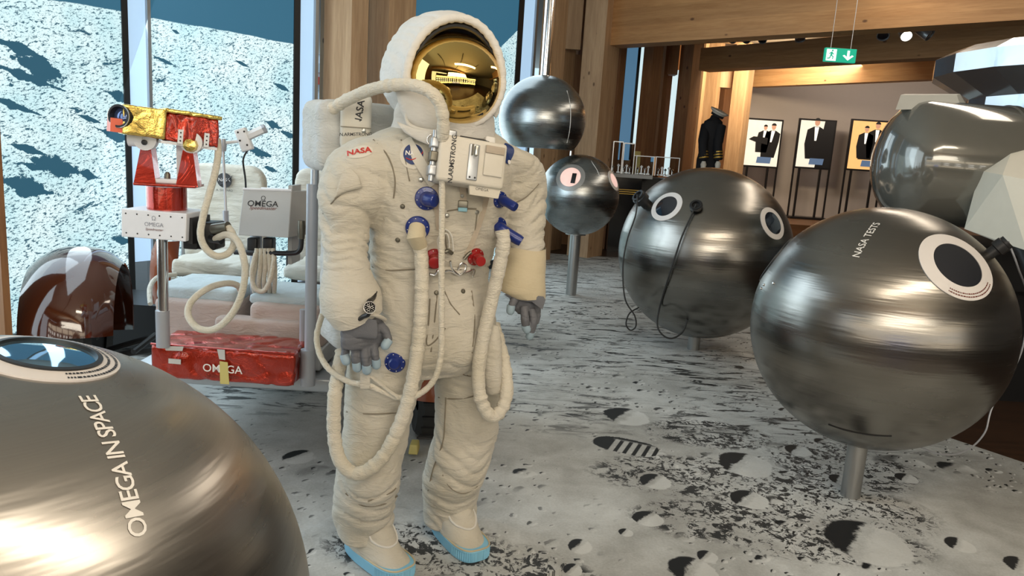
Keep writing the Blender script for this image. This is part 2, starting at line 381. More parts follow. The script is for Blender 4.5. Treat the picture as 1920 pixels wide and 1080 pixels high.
def moon_wall(name, a, b, c, rocks, seed, fade=None):
    """back-lit lunar print; a + b*u + c*noise is the skyline height; rocks = (u, z, length, height)"""
    k = NB(name); p = k.obj(); u, v, z = k.sep(p); q0 = k.comb(u, seed, z)
    ln = k.m_('MULTIPLY_ADD', u, b, a); ln = k.m_('ADD', ln, k.m_('MULTIPLY', k.m_('SUBTRACT', k.noise(q0, 1.7, 4), .5), c))
    sky = k.step(k.m_('SUBTRACT', z, ln), -.004, .004)
    sh = k.map(q0, rot=(0, .30, 0))
    f1 = k.noise(k.map(sh, scale=(1, 1, 2.4)), 5.5, 7, .72, .5)
    f2 = k.noise(k.map(sh, scale=(1, 1, 2.2)), 30, 4, .65, .4)
    f3 = k.noise(k.map(sh, scale=(1, 1, 2.0)), 75, 3, .6)
    depth = k.step(k.m_('SUBTRACT', ln, z), 0.0, 2.6)      # rocks grow towards the foot of the picture
    m1 = k.step(f1, .60, .635); m2 = k.m_('MULTIPLY', k.step(k.m_('ADD', f2, k.m_('MULTIPLY', depth, .02)), .545, .60), .95)
    m3 = k.m_('MULTIPLY', k.step(f3, .55, .63), .6)
    dark = k.m_('MAXIMUM', k.m_('MAXIMUM', m1, m2), m3)
    wob = k.m_('MULTIPLY', k.m_('SUBTRACT', k.noise(q0, 9, 5, .7), .5), 2.2)
    for ru, rz, rl, rh in rocks:
        du = k.m_('SUBTRACT', u, ru); dz = k.m_('SUBTRACT', z, rz); dz = k.m_('ADD', dz, k.m_('MULTIPLY', du, .28))
        e = k.m_('ADD', k.m_('DIVIDE', k.m_('ABSOLUTE', du), rl), k.m_('DIVIDE', k.m_('ABSOLUTE', dz), rh)); e = k.m_('ADD', e, wob)
        dark = k.m_('MAXIMUM', dark, k.m_('SUBTRACT', 1.0, k.step(e, .92, 1.0)))
    g = k.noise(q0, 2.2, 3)
    lit = k.mix(k.step(g, .3, .7), (.56, .84, .90), (.80, .98, 1.0))
    col = k.mix(dark, lit, (.025, .10, .155)); col = k.mix(sky, col, (.035, .135, .215))
    # the print hangs loose at its edge: thin fine wrinkles there come from the cloth
    k.set(Base_Color=k.mix(.7, col, (0, 0, 0)), Roughness=.8, Emission_Color=col, Emission_Strength=.92); MATS[name] = k.m

# ------------------------------------------------------------------ shell
fl = struct(MB().box((4, 6, -.05), (34, 40, .1)).build('floor', 'floor_wood', smooth=False))
mf = MB(); pts = [(-6.2, 1.25), (3.9, 1.25), (3.62, 3.33), (2.78, 4.509), (2.35, 12.13), (.3, 12.05), (-3.9, 5.2), (-6.2, 4.2)]
mf.add([(x, y, z) for z in (.0005, .004) for x, y in pts], [tuple(range(8, 16)), tuple(reversed(range(8)))]+[(i, (i+1) % 8, 8+(i+1) % 8, 8+i) for i in range(8)])
struct(mf.build('floor_moon_print', 'moon_floor', smooth=False))
struct(MB().box((6.2, 20.6, .17), (15, 6, .34)).build('floor_raised', 'floor_wood_back', smooth=False)).location.z = .001
CZ = 4.45
struct(MB().box((4, 6, CZ+.1), (34, 40, .2)).build('ceiling', 'ceiling_paint', smooth=False))
struct(MB().box((11, 23.2, 2.4), (16, .2, 4.6)).build('wall_back', 'plaster', smooth=False)).location.y = -2.3
struct(MB().box((16, 6, 2.2), (.2, 34, 4.8)).build('wall_right', 'plaster', smooth=False))
struct(MB().box((3, -8.2, 2.2), (28, .2, 4.8)).build('wall_rear', 'timber_brown', smooth=False))
# facade frame: u runs along the glass, origin A
FA = Vector((-3.2, 5.5, 0)); FD = Vector((.53, .848, 0)); FN = Vector((.848, -.53, 0)); FROT = math.atan2(.848, .53)
def fac_t(px, py=300, off=0.0):
    d = ray(px, py); r = d.x/d.y; A = FA+FN*off; return (A.x-A.y*r)/(FD.y*r-FD.x)
def fac_z(px, py, off=0.0):
    t = fac_t(px, py, off); P = FA+FN*off+FD*t; return W(px, py, P.y).z
def fac_box(name, m, u0, u1, z0, z1, off=0.0, th=.05, parent=None, **kw):
    c = FA+FD*((u0+u1)/2)+FN*(off-th/2)+Vector((0, 0, (z0+z1)/2))
    return MB().box(c, (u1-u0, th, z1-z0), (FD, FN, Vector((0, 0, 1)))).build(name, m, parent, smooth=False, **kw)
# glazing panels, each with its printed moon blind
for i, (pa, pb, sky0, sky1, rocks) in enumerate((
    (-330, 235, (100, 0), (235, 22), [(35, 90, 60, 14), (75, 128, 48, 34), (40, 140, 70, 14), (20, 195, 25, 12), (45, 205, 32, 9), (165, 222, 24, 7), (222, 180, 26, 14), (215, 252, 34, 16), (52, 280, 34, 12), (108, 312, 56, 26), (165, 328, 22, 14), (50, 350, 62, 28), (60, 312, 22, 9), (228, 450, 22, 14), (210, 560, 18, 30), (230, 610, 22, 30)]),
    (283, 548, (283, 32), (548, 82), [(480, 282, 46, 12), (512, 234, 24, 10), (540, 252, 26, 9), (510, 318, 22, 7), (310, 115, 28, 5), (530, 165, 28, 7), (300, 345, 30, 6), (455, 120, 24, 4), (330, 60, 10, 4), (445, 345, 18, 5)]),
    (720, 955, (928, 98), (965, 62), []))):
    u0, u1 = fac_t(pa) if pa > 0 else fac_t(235)-2.6, fac_t(pb)
    ta, tb = fac_t(sky0[0], sky0[1]), fac_t(*sky1)
    za, zb = fac_z(*sky0), fac_z(*sky1); b = (zb-za)/(tb-ta); a = za-b*ta
    rk = []
    for (x, y, l, h) in rocks:
        t = fac_t(x, y); P = FA+FD*t; s = mpp(P)
        rk.append((t, fac_z(x, y), l*s*.95, h*s*.75))
    moon_wall('moon_print_%d' % i, a, b, .05, rk, 3.1*i)
    root = empty('mural_blind', FA, FROT, ['large back-lit moon surface print on the window at far left, behind the brown fender', 'back-lit moon landscape print with dark blue sky on the window behind the seats', 'moon print blind behind the helmet, mostly dark blue with a rising skyline'][i], 'window blind')
    root['group'] = 'moon prints on the windows'
    fac_box('screen', 'moon_print_%d' % i, u0, u1, .12, 4.3, 0, .02, root)
    for nm, m, x0, x1, y_ in (('side_rail', 'black_rail', 0, 11 if i < 2 else 9, 0),):
        fac_box(nm, m, u1, fac_t(pb+x1), .1, 4.3, .012, .04, root)
    w = [((245, 279), (279, 285)), ((559, 584), (584, 590)), ((966, 984), (984, 988))][i]
    st = empty('window_%d' % (i+1), FA, FROT); struct(st)
    fac_box('frosted_reveal', 'frosted_strip', fac_t(w[0][0]), fac_t(w[0][1]), .55 if i == 0 else .2, 4.3, .0, .03, st)
    fac_box('mullion', 'alu', fac_t(w[1][0]), fac_t(w[1][1]), .1, 4.3, .03, .09, st)
    fac_box('sill', 'black_rail', u0 if i else u0, fac_t(w[1][1]), 0, .12, .04, .12, st)
struct(fac_box('trim_1', 'black_rail', fac_t(232), fac_t(283), .0, .2, .25, .3))
# left wood column at the picture edge
def post(name, m, x1, x2, x3, Y, py=300, z0=0.0, z1=CZ-.05, d=FD, n=FN):
    A = W(x1, py, Y); A.z = 0
    def solve(P, dr, px):
        r = ray(px, py); rr = r.x/r.y; return (P.x-P.y*rr)/(dr.y*rr-dr.x)
    w = abs(solve(A, n, x2)); B = A+n*w; l = abs(solve(B, d, x3))
    vs = [A, B, B+d*l, A+d*l]
    mb = MB().add([v+Vector((0, 0, z)) for z in (z0, z1) for v in vs], [(3, 2, 1, 0), (4, 5, 6, 7), (0, 1, 5, 4), (1, 2, 6, 5), (2, 3, 7, 6), (3, 0, 4, 7)])
    o = mb.build(name, m, smooth=False); c = sum(vs, Vector())/4; c.z = z0; o.data.transform(Matrix.Translation(-c)); o.location = c
    return struct(o)
tn = [2]
def T(): tn[0] += 1; return 'trim_%d' % (tn[0]-1)
post(T(), 'timber_brown', -60, 2, 16, 3.9, 500)  # backlit shade on this column is put into its darker wood colour
for x1, x2, x3, Y in ((607, 658, 689, 7.6), (690, 727, 777, 8.3), (778, 806, 866, 9.0), (600, 640, 700, 9.6)):
    post(T(), 'timber', x1, x2, x3, Y, 100)
post(T(), 'timber', 1006, 1020, 1052, 11.0, 200)
post(T(), 'timber', 1030, 1052, 1072, 12.6, 200)
post(T(), 'timber', 1084, 1124, 1152, 12.0, 200)
post(T(), 'timber_dark', 1150, 1156, 1166, 13.2, 200)
post(T(), 'timber_dark', 1198, 1216, 1234, 14.2, 200)
post(T(), 'timber_dark', 1234, 1239, 1247, 15.2, 200)
post(T(), 'timber_dark', 1266, 1290, 1308, 15.4, 200)
post(T(), 'timber', 1314, 1340, 1347, 18.0, 200, z0=.34)
post(T(), 'timber', 1369, 1396, 1407, 17.8, 200, z0=.34)
post(T(), 'timber_dark', 1345, 1356, 1371, 19.6, 200, z0=.34)
post(T(), 'timber', 1303, 1312, 1318, 17.2, 200, z0=0)
def px_box(name, m, x0, x1, y0, y1, Y, th=.3):   # block facing the camera side, real depth th
    a = W(x0, y0, Y); b = W(x1, y1, Y); c = (a+b)/2; c.y += th/2
    w = abs(b.x-a.x); h = abs(a.z-b.z)
    o = MB().box((0, 0, 0), (w, th, h)).build(name, m, smooth=False); o.location = c; return struct(o)
px_box(T(), 'timber', 1044, 1088, -30, 93, 12.3, .12)
px_box(T(), 'timber_dark', 1048, 1080, 100, 520, 13.5, .15)
px_box(T(), 'timber_dark', 1234, 1270, 72, 140, 15.3, .3)
px_box(T(), 'timber', 1340, 1372, 128, 165, 18.0, .3)
px_box(T(), 'timber', 1150, 1405, 10, 80, 16.3, .3)
px_box(T(), 'timber', 1270, 1420, 60, 130, 19.3, .25)
# beams
def beam(name, m, a, b, z0, h, th, ext=3.0, ext0=0.0):
    a = Vector((a[0], a[1], 0)); b = Vector((b[0], b[1], 0)); d = (b-a).normalized(); n = Vector((-d.y, d.x, 0)); b = b+d*ext; a = a-d*ext0
    c = (a+b)/2+n*(th/2); L = (b-a).length
    o = MB().box((0, 0, h/2), (L, th, h)).build(name, m, smooth=False); o.location = (c.x, c.y, z0); o.rotation_euler = (0, 0, math.atan2(d.y, d.x)); return struct(o)
beam(T(), 'beam_x', (1.247, 12), (5.243, 8.294), 3.326, 1.1, .34)
beam(T(), 'timber_brown_beam' if 0 else 'beam_x', (3.364, 15), (6.329, 11.33), 3.399, .42, .34, ext=8)
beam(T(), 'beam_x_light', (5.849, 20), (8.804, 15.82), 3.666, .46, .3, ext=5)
beam(T(), 'beam_x', (-5.0, -.6), (9, -6.2), 3.95, .45, .3, ext=2)
# far windows between the posts (blue blind + bright strip) and outside things
def far_window(name, x0, x1, y0, y1, Y, parts):
    st = empty(name, W((x0+x1)/2, y1, Y)); struct(st)
    for nm, m, a, b, dy in parts:
        p = W(a, (y0+y1)/2, Y); q = W(b, (y0+y1)/2, Y); zt = W(a, y0, Y).z; zb = W(a, y1, Y).z
        MB().box(((p.x+q.x)/2, Y+dy, (zt+zb)/2), (q.x-p.x, .05, zt-zb)).build(nm, m, st, smooth=False)
plain('blind_blue', (.04, .10, .17), .6, em=(.09, .20, .32), ems=.8)
plain('bright_pane', (.6, .7, .7), .5, em=(.62, .80, .84), ems=1.0)
far_window('window_4', 1160, 1206, 60, 300, 14.8, (('mullion', 'black_rail', 1158, 1168, 0), ('blind', 'blind_blue', 1168, 1190, .03), ('rail', 'black_rail', 1189, 1194, 0), ('pane', 'bright_pane', 1194, 1203, .02)))
far_window('window_5', 1244, 1268, 130, 330, 16.2, (('frame', 'timber_dark', 1240, 1252, 0), ('pane', 'bright_pane', 1250, 1264, .02)))
far_window('window_6', 1300, 1316, 150, 330, 18.8, (('pane', 'bright_pane', 1302, 1313, 0),))
px_box(T(), 'timber_dark', 1146, 1206, 290, 480, 14.9, .2)
px_box(T(), 'timber_dark', 1206, 1330, 300, 430, 18.9, .2)
# wall that closes the facade line behind the far lattice
struct(fac_box('wall_left', 'timber_dark', 9.2, 20, 0, 4.4, -.9, .1))
struct(MB().box((-6.6, -1.5, 2.2), (.1, 14, 4.8)).build('wall_left_rear', 'timber_brown', smooth=False))
# a house outside, seen through the gap in the glazing
hs = empty('building', (-9.0, 30, -2), 0, 'pale building with a red band outside, seen left of the timber posts', 'building')
hb = W(598, 130, 30)
MB().box((hb.x, 31, 3), (3.4, 2, 7.6)).build('wall', 'white_paint', hs, smooth=False)
plain('band_red', (.5, .06, .04), .6); MB().box((hb.x, 29.9, W(598, 152, 30).z), (3.4, .3, .28)).build('band', 'band_red', hs, smooth=False)
for q_ in range(4):
    MB().box((hb.x-.1, 29.95, W(598, 60+q_*34, 30).z), (.8, .12, .35)).build('window', 'grey_metal', hs, smooth=False)
# ------------------------------------------------------------------ steel spheres
def on_sphere(c, R, n, ang, phi, off=0.0):
    x, y, z = frame_of(n); q = z*math.cos(ang)+(x*math.cos(phi)+y*math.sin(phi))*math.sin(ang)
    return Vector(c)+q*(R+off)
def sphere_ring(name, c, R, n, a0, a1, m, parent, h=.004, seg=56):
    rs = []
    for ang, off in ((a0, -.004), (a0, h), ((a0+a1)/2, h), (a1, h), (a1, -.002)):
        rs.append([on_sphere(c, R, n, ang, 2*math.pi*j/seg, off) for j in range(seg)])
    return MB().rings(rs, False, False).build(name, m, parent, auto=50)
def sphere_disc(name, c, R, n, a1, m, parent, off=.002, seg=48):
    rs = [[on_sphere(c, R, n, a1*q, 2*math.pi*j/seg, off) for j in range(seg)] for q in (1.0, .66, .33, .02)]
    return MB().rings(rs, False, True).build(name, m, parent, auto=60)
def ring_dashes(c, R, n, ang, parent, phi0, phi1, m='text_dark_red', cnt=38, name='ring_lettering', h=.0055):
    mb = MB(); rg = random.Random(3)
    for row, aa in enumerate((ang, ang+.022)):
        ph = phi0
        while ph < phi1:
            w = rg.uniform(.02, .07); x0 = ph; x1 = min(phi1, ph+w); ph += w+.02
            vs = [on_sphere(c, R, n, aa+d, q, h) for d in (-.004, .004) for q in (x0, x1)]
            mb.add(vs, [(0, 1, 3, 2)])
    return mb.build(name, m, parent, smooth=False)
def steel_sphere(base, c, R, label, post_r, m='brushed_steel', name='steel_sphere', zcut=None, up_to=None):
    root = empty(name, (c[0], c[1], 0 if up_to is None else c[2]), 0, label, 'display sphere')
    prof = []
    for i in range(0, 73):
        a = -math.pi/2+math.pi*i/72
        if zcut is not None and math.sin(a)*R < zcut: continue
        prof.append((max(.0006, math.cos(a)*R), math.sin(a)*R))
    b = MB().lathe(prof, c, n=128); ob = b.build('shell', m, root, auto=50)
    # origin at the centre so that the brushing runs round the vertical axis
    ob.data.transform(Matrix.Translation(RM[root.name].inverted() @ Vector(c) * -1)); ob.location = RM[root.name].inverted() @ Vector(c)
    if up_to is None:
        MB().lathe([(post_r, 0), (post_r, c[2]-R*.97)], (c[0], c[1], 0), n=40).build('post', 'steel_post', root)
        MB().lathe([(post_r*1.9, c[2]-R+.004), (post_r*1.9, c[2]-R+.02)], (c[0], c[1], 0), n=40).build('collar', 'steel_post', root)
    else:
        MB().lathe([(post_r, c[2]+R*.99), (post_r, up_to)], (c[0], c[1], 0), n=32).build('hanging_pole', 'chrome', root)
    return root
def scope(c, R, px, py, parent, r=.035, L=.09, tilt=None, name='eyepiece'):
    p, n = hit_sphere(px, py, c, R); x, y, z = frame_of(n)
    if tilt: n = (n+Vector(tilt)).normalized(); x, y, z = frame_of(n)
    o = MB().lathe([(r*.7, -.01), (r*.7, L*.35), (r, L*.4), (r, L*.8), (r*.86, L*.84), (r*.86, L), (r*.6, L), (r*.55, L-.02)], p, (x, y, z), 28).build(name, 'black', parent)
    return p+n*L, n
def cable(name, pts, r, m, parent, n=8):
    return MB().tube(spline(pts, 10), r, n).build(name, m, parent)

# big sphere on the right
cL = (1.774, 3.506, .876); RL = .582
sL = steel_sphere(None, cL, RL, 'big brushed steel sphere at right with white lettering and one large round dark window', .047)
p, n = hit_sphere(1798, 495, cL, RL)
sphere_ring('window_ring', cL, RL, n, .185, .285, 'ring_white', sL); sphere_disc('dark_window', cL, RL, n, .188, 'dark_glass', sL)
ring_dashes(cL, RL, n, .238, sL, -2.2, -.6)
p, n2 = hit_sphere(1470, 452, cL, RL); n2 = (n2+Vector((-.5, .3, .12))).normalized()
sphere_ring('window_ring', cL, RL, n2, .20, .225, 'black_rail', sL, .006); sphere_disc('dark_window', cL, RL, n2, .205, 'dark_glass', sL)
text_on_sphere('lettering', 'NASA TESTS', cL, RL, (1607, 478), (1643, 421), .043, 'text_white', sL, weight=.0003)
for a, b in ((1427, 541), (1432, 534), (1450, 531)):
    p, n = hit_sphere(a, b, cL, RL); MB().lathe([(.006, -.002), (.006, .004), (.002, .006)], p, frame_of(n), 12).build('screw', 'chrome', sL)
pts = [hit_sphere(px, py, cL, RL+.001)[0] for px, py in ((1553, 796), (1590, 808), (1635, 816), (1672, 818))]
MB().tube(spline(pts, 6), .0035, 6).build('hatch_seam', 'black', sL)
e, n = scope(cL, RL, 1856, 476, sL, .036, .085, (.2, 0, .2))
cable('cable', [e, e+Vector((.1, .05, -.12)), W(1925, 560, 3.7), W(1915, 660, 3.75), W(1862, 760, 3.75), W(1846, 812, 3.7), W(1810, 846, 3.6), W(1765, 852, 3.5), W(1725, 838, 3.45)], .0045, 'pole_grey', sL)
# middle sphere
cM = (1.622, 6.296, .853); RM_ = .726
sM = steel_sphere(None, cM, RM_, 'medium distant steel sphere with two small ringed windows and a hanging listening cable', .052)
for q, (px, py) in enumerate(((1249, 386), (1450, 418))):
    p, n = hit_sphere(px, py, cM, RM_)
    sphere_ring('window_ring', cM, RM_, n, .128, .185, 'ring_white', sM); sphere_disc('dark_window', cM, RM_, n, .13, 'dark_glass', sM)
e1, n = scope(cM, RM_, 1212, 383, sM, .062, .12, (-.3, -.2, .35)); e1b = W(1200, 400, 5.9)
cable('cable', [e1, W(1192, 402, 5.75), W(1176, 450, 5.72), W(1168, 500, 5.72), W(1172, 560, 5.7), W(1190, 592, 5.7), W(1192, 612, 5.7), W(1182, 619, 5.7), W(1174, 608, 5.7), W(1180, 588, 5.72), W(1197, 577, 5.9)], .006, 'rubber', sM)
e2, n = scope(cM, RM_, 1306, 390, sM, .05, .05)
path = [e2]+[hit_sphere(px, py, cM, RM_+.03)[0] for px, py in ((1298, 400), (1280, 440), (1268, 475), (1252, 525), (1236, 580))]+[W(1233, 612, 5.75), W(1245, 630, 5.72), W(1262, 634, 5.72), W(1280, 622, 5.75), hit_sphere(1289, 600, cM, RM_)[0]]
cable('cable', path, .007, 'rubber', sM)
# small sphere, window shows the bright print behind its glass
cS = (.695, 8.526, 1.165); RS = .4586
sS = steel_sphere(None, cS, RS, 'small far steel sphere on a tall post with a round window lit pink inside', .062, 'brushed_steel_far')
p, n = hit_sphere(1069, 331, cS, RS)
sphere_ring('window_ring', cS, RS, n, .25, .36, 'ring_grey', sS)
plain('lit_display', (.5, .35, .3), .4, em=(.95, .62, .55), ems=.75, nz=.5)
sphere_disc('lit_window', cS, RS, n, .255, 'lit_display', sS)
x_, y_, z_ = frame_of(n); MB().box(p+x_*.045-y_*.02+z_*.006, (.05, .12, .01), (x_, y_, z_), bev=.02).build('dark_piece', 'black', sS)
p, n = hit_sphere(1152, 338, cS, RS); sphere_ring('window_ring', cS, RS, n, .18, .26, 'ring_white', sS); sphere_disc('lit_window', cS, RS, n, .185, 'lit_display', sS)
pts = [hit_sphere(px, py, cS, RS+.001)[0] for px, py in ((1104, 292), (1110, 304), (1119, 318), (1124, 330))]
MB().tube(spline(pts, 6), .003, 6).build('lettering_strip', 'text_white', sS)
# hanging sphere, cut flat below
cH = (.222, 8.741, 1.987); RH = .5
sH = steel_sphere(None, cH, RH, 'steel sphere with a flat underside hanging from a chrome pole behind the helmet', .055, 'brushed_steel_far', 'hanging_sphere', -.33, CZ-.02)
pts = [hit_sphere(px, py, cH, RH+.001)[0] for px, py in ((1063, 170), (1069, 195), (1070, 220), (1068, 245), (1063, 268))]
MB().tube(spline(pts, 6), .004, 6).build('lettering_strip', 'text_white', sH)
MB().cyl(cH+Vector((.38, 0, -.36)) if 0 else Vector((cH[0]+.36, cH[1]-.02, cH[2]-.40)), Vector((cH[0]+.36, cH[1]-.02, cH[2]-.33)), .012).build('peg', 'chrome', sH)
# foreground sphere
cF = (-.797, 1.041, .77); RF = .5
sF = steel_sphere(None, cF, RF, 'very large foreground steel sphere cut off at lower left, white lettering, window on top', .047, 'brushed_steel_lit')
p, n = hit_sphere(90, 661, cF, RF)
c_in = .145
sphere_ring('window_ring', cF, RF, n, c_in, c_in+.055, 'ring_white', sF, .003)
sphere_ring('inner_rim', cF, RF, n, c_in-.012, c_in+.003, 'black_rail', sF, .006)
k = NB('sky_glass'); k.set(Base_Color=(.35, .55, .7), Roughness=.04, Metallic=.9); MATS['sky_glass'] = k.m  # blue of the reflected sky is put into the glass colour
sphere_disc('glass', cF, RF, n, c_in-.008, 'sky_glass', sF, .001)
ring_dashes(cF, RF, n, c_in+.02, sF, -2.6, -.1, 'text_black', h=.0042)
text_on_sphere('lettering', 'OMEGA IN SPACE', cF, RF, (258, 985), (172, 755), .0335, 'text_white', sF, weight=.0003, spacing=.86)

# ------------------------------------------------------------------ lunar module model
lm = empty('lunar_module_model', (3.6, 5.6, 0), 0, 'large grey and silver spacecraft model at the right edge, cylinder tank and angular panels', 'spacecraft model')
ax = (Vector((0, 1, 0)), Vector((0, 0, 1)), Vector((1, 0, 0)))
cy = W(1700, 303, 5.3); s_ = mpp(cy); Rc = 113*s_
xb = W(1868, 300, 5.3).x-cy.x
prof = [(.002, -.20), (Rc*.25, -.195), (Rc*.5, -.17), (Rc*.7, -.125), (Rc*.86, -.07), (Rc*.95, -.02), (Rc, .05), (Rc, xb), (Rc*.9, xb+.04), (.01, xb+.1)]
axc = Vector((.985, -.10, -.02)).normalized(); ay = Vector((0, 0, 1)); ay = (ay-axc*ay.dot(axc)).normalized(); ax0 = ay.cross(axc)
MB().lathe(prof, cy, (ax0, ay, axc), 72).build('tank', 'module_gloss', lm, auto=40)
MB().lathe([(Rc*1.0, xb-.05), (Rc*1.02, xb-.04), (Rc*1.02, xb), (Rc, xb+.01)], cy, (ax0, ay, axc), 72).build('tank_band', 'module_gloss', lm)
bx = W(1742, 188, 5.35)
mb = MB(); a_ = [W(1680, 200, 5.2), W(1804, 198, 5.2), W(1814, 192, 5.6), W(1690, 194, 5.6)]
b_ = [W(1689, 178, 5.25), W(1794, 178, 5.25), W(1800, 176, 5.55), W(1696, 176, 5.55)]
a_ = [v-Vector((0, 0, .02)) for v in a_]
mb.add(a_+b_, [(3, 2, 1, 0), (4, 5, 6, 7), (0, 1, 5, 4), (1, 2, 6, 5), (2, 3, 7, 6), (3, 0, 4, 7)]).build('top_box', 'module_panel', lm, smooth=False)
dc = W(2090, 190, 5.9); s2 = mpp(dc)
zt = [W(1925, y, 5.9).z for y in (62, 75, 125, 172, 215)]
def r2(px, y): return dc.x-W(px, y, 5.9).x
MB().lathe([(r2(1829, 175)*.92, zt[4]), (r2(1829, 175)*.92, W(1829, 180, 5.9).z), (r2(1790, 120), W(1790, 135, 5.9).z), (r2(1792, 105), W(1792, 100, 5.9).z), (r2(1830, 80), W(1840, 84, 5.9).z), (.3, W(1925, 55, 5.9).z)], (dc.x, 5.9, 0), n=20).build('docking_drum', 'module_silver', lm, smooth=False)
MB().lathe([(r2(1824, 175)*.9, W(1824, 235, 5.9).z), (r2(1824, 175)*.9, W(1824, 170, 5.9).z)], (dc.x, 5.9, 0), n=14).build('neck_drum', 'module_silver', lm, smooth=False)
MB().box((W(1980, 250, 6.0).x, 6.2, W(1900, 250, 6.0).z-.05), (1.1, .9, .5)).build('upper_body', 'module_panel', lm, smooth=False)
P = lambda x, y, Y: W(x, y, Y)
A0, A1, A2, A3, A4, A5, A6, A7 = P(1922, 215, 5.3), P(1899, 236, 5.25), P(1837, 320, 4.9), P(1808, 429, 4.85), P(1925, 470, 4.35), P(1925, 337, 4.5), P(1880, 328, 4.62), P(1866, 452, 4.6)
E0, E1, E2, E3 = Vector((4.6, 4.6, A5.z+.05)), Vector((4.6, 4.5, A4.z)), Vector((4.6, 5.4, A0.z+.15)), Vector((4.6, 6.2, A0.z+.1))
B1, B2, B3 = [Vector((v.x/v.y*6.2+.12, 6.2, v.z)) for v in (A1, A2, A3)]
hull = bmesh.new()
for v in (A0, A1, A2, A3, A4, A5, A6, A7, E0, E1, E2, E3, B1, B2, B3): hull.verts.new(v)
r = bmesh.ops.convex_hull(hull, input=hull.verts); hull.verts.index_update()
vs = [v.co.copy() for v in hull.verts]; fs = [tuple(v.index for v in f.verts) for f in hull.faces]; hull.free()
MB().add(vs, fs).build('angular_cabin', 'module_cream', lm, smooth=False)
mb = MB(); mb.box((3.75, 5.9, .45), (1.7, 1.1, .9)).build('descent_stage', 'black', lm, smooth=False)
MB().box((3.6, 5.6, 1.02), (1.3, 1.0, .3)).build('underside', 'black', lm, smooth=False)
MB().tube([W(1905, 452, 4.6), W(1925, 475, 4.4), W(1960, 560, 4.2)], .05).build('leg_strut', 'black', lm)

# ------------------------------------------------------------------ far gallery: posters, uniform, showcase, lamps, sign
def poly(name, pts, o, rt, up, off, m, parent):
    nrm = rt.cross(up)*-1
    return MB().add([o+rt*x+up*y+Vector((0, -off, 0)) for x, y in pts], [tuple(range(len(pts)))]).build(name, m, parent, smooth=False)
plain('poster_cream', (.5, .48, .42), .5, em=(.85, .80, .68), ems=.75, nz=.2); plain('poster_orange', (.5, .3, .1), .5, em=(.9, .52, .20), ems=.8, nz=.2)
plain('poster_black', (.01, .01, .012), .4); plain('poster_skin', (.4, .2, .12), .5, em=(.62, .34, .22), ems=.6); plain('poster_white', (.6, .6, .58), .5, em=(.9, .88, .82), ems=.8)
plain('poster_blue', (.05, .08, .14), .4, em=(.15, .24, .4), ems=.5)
ZF = .345
def man(o, rt, up, cx, cy, s, parent, lean=0.0, m='poster_black'):
    poly('printed_head', [(cx+lean*s*.6+math.cos(a)*.055*s, cy+.66*s+math.sin(a)*.075*s) for a in [i*math.pi/8 for i in range(16)]], o, rt, up, .024, 'poster_skin', parent)
    poly('printed_hair', [(cx+lean*s*.6+math.cos(a)*.062*s, cy+.69*s+math.sin(a)*.06*s) for a in [i*math.pi/8 for i in range(0, 9)]], o, rt, up, .0255, m, parent)
    poly('printed_coat', [(cx+x*s+lean*(y)*s, cy+y*s) for x, y in ((-.17, -.1), (.17, -.1), (.2, .3), (.19, .5), (.06, .57), (-.06, .57), (-.19, .5), (-.22, .2))], o, rt, up, .022, m, parent)
    poly('printed_shirt', [(cx+x*s+lean*y*s, cy+y*s) for x, y in ((-.045, .56), (.045, .56), (.02, .28), (-.02, .28))], o, rt, up, .0235, 'poster_white', parent)
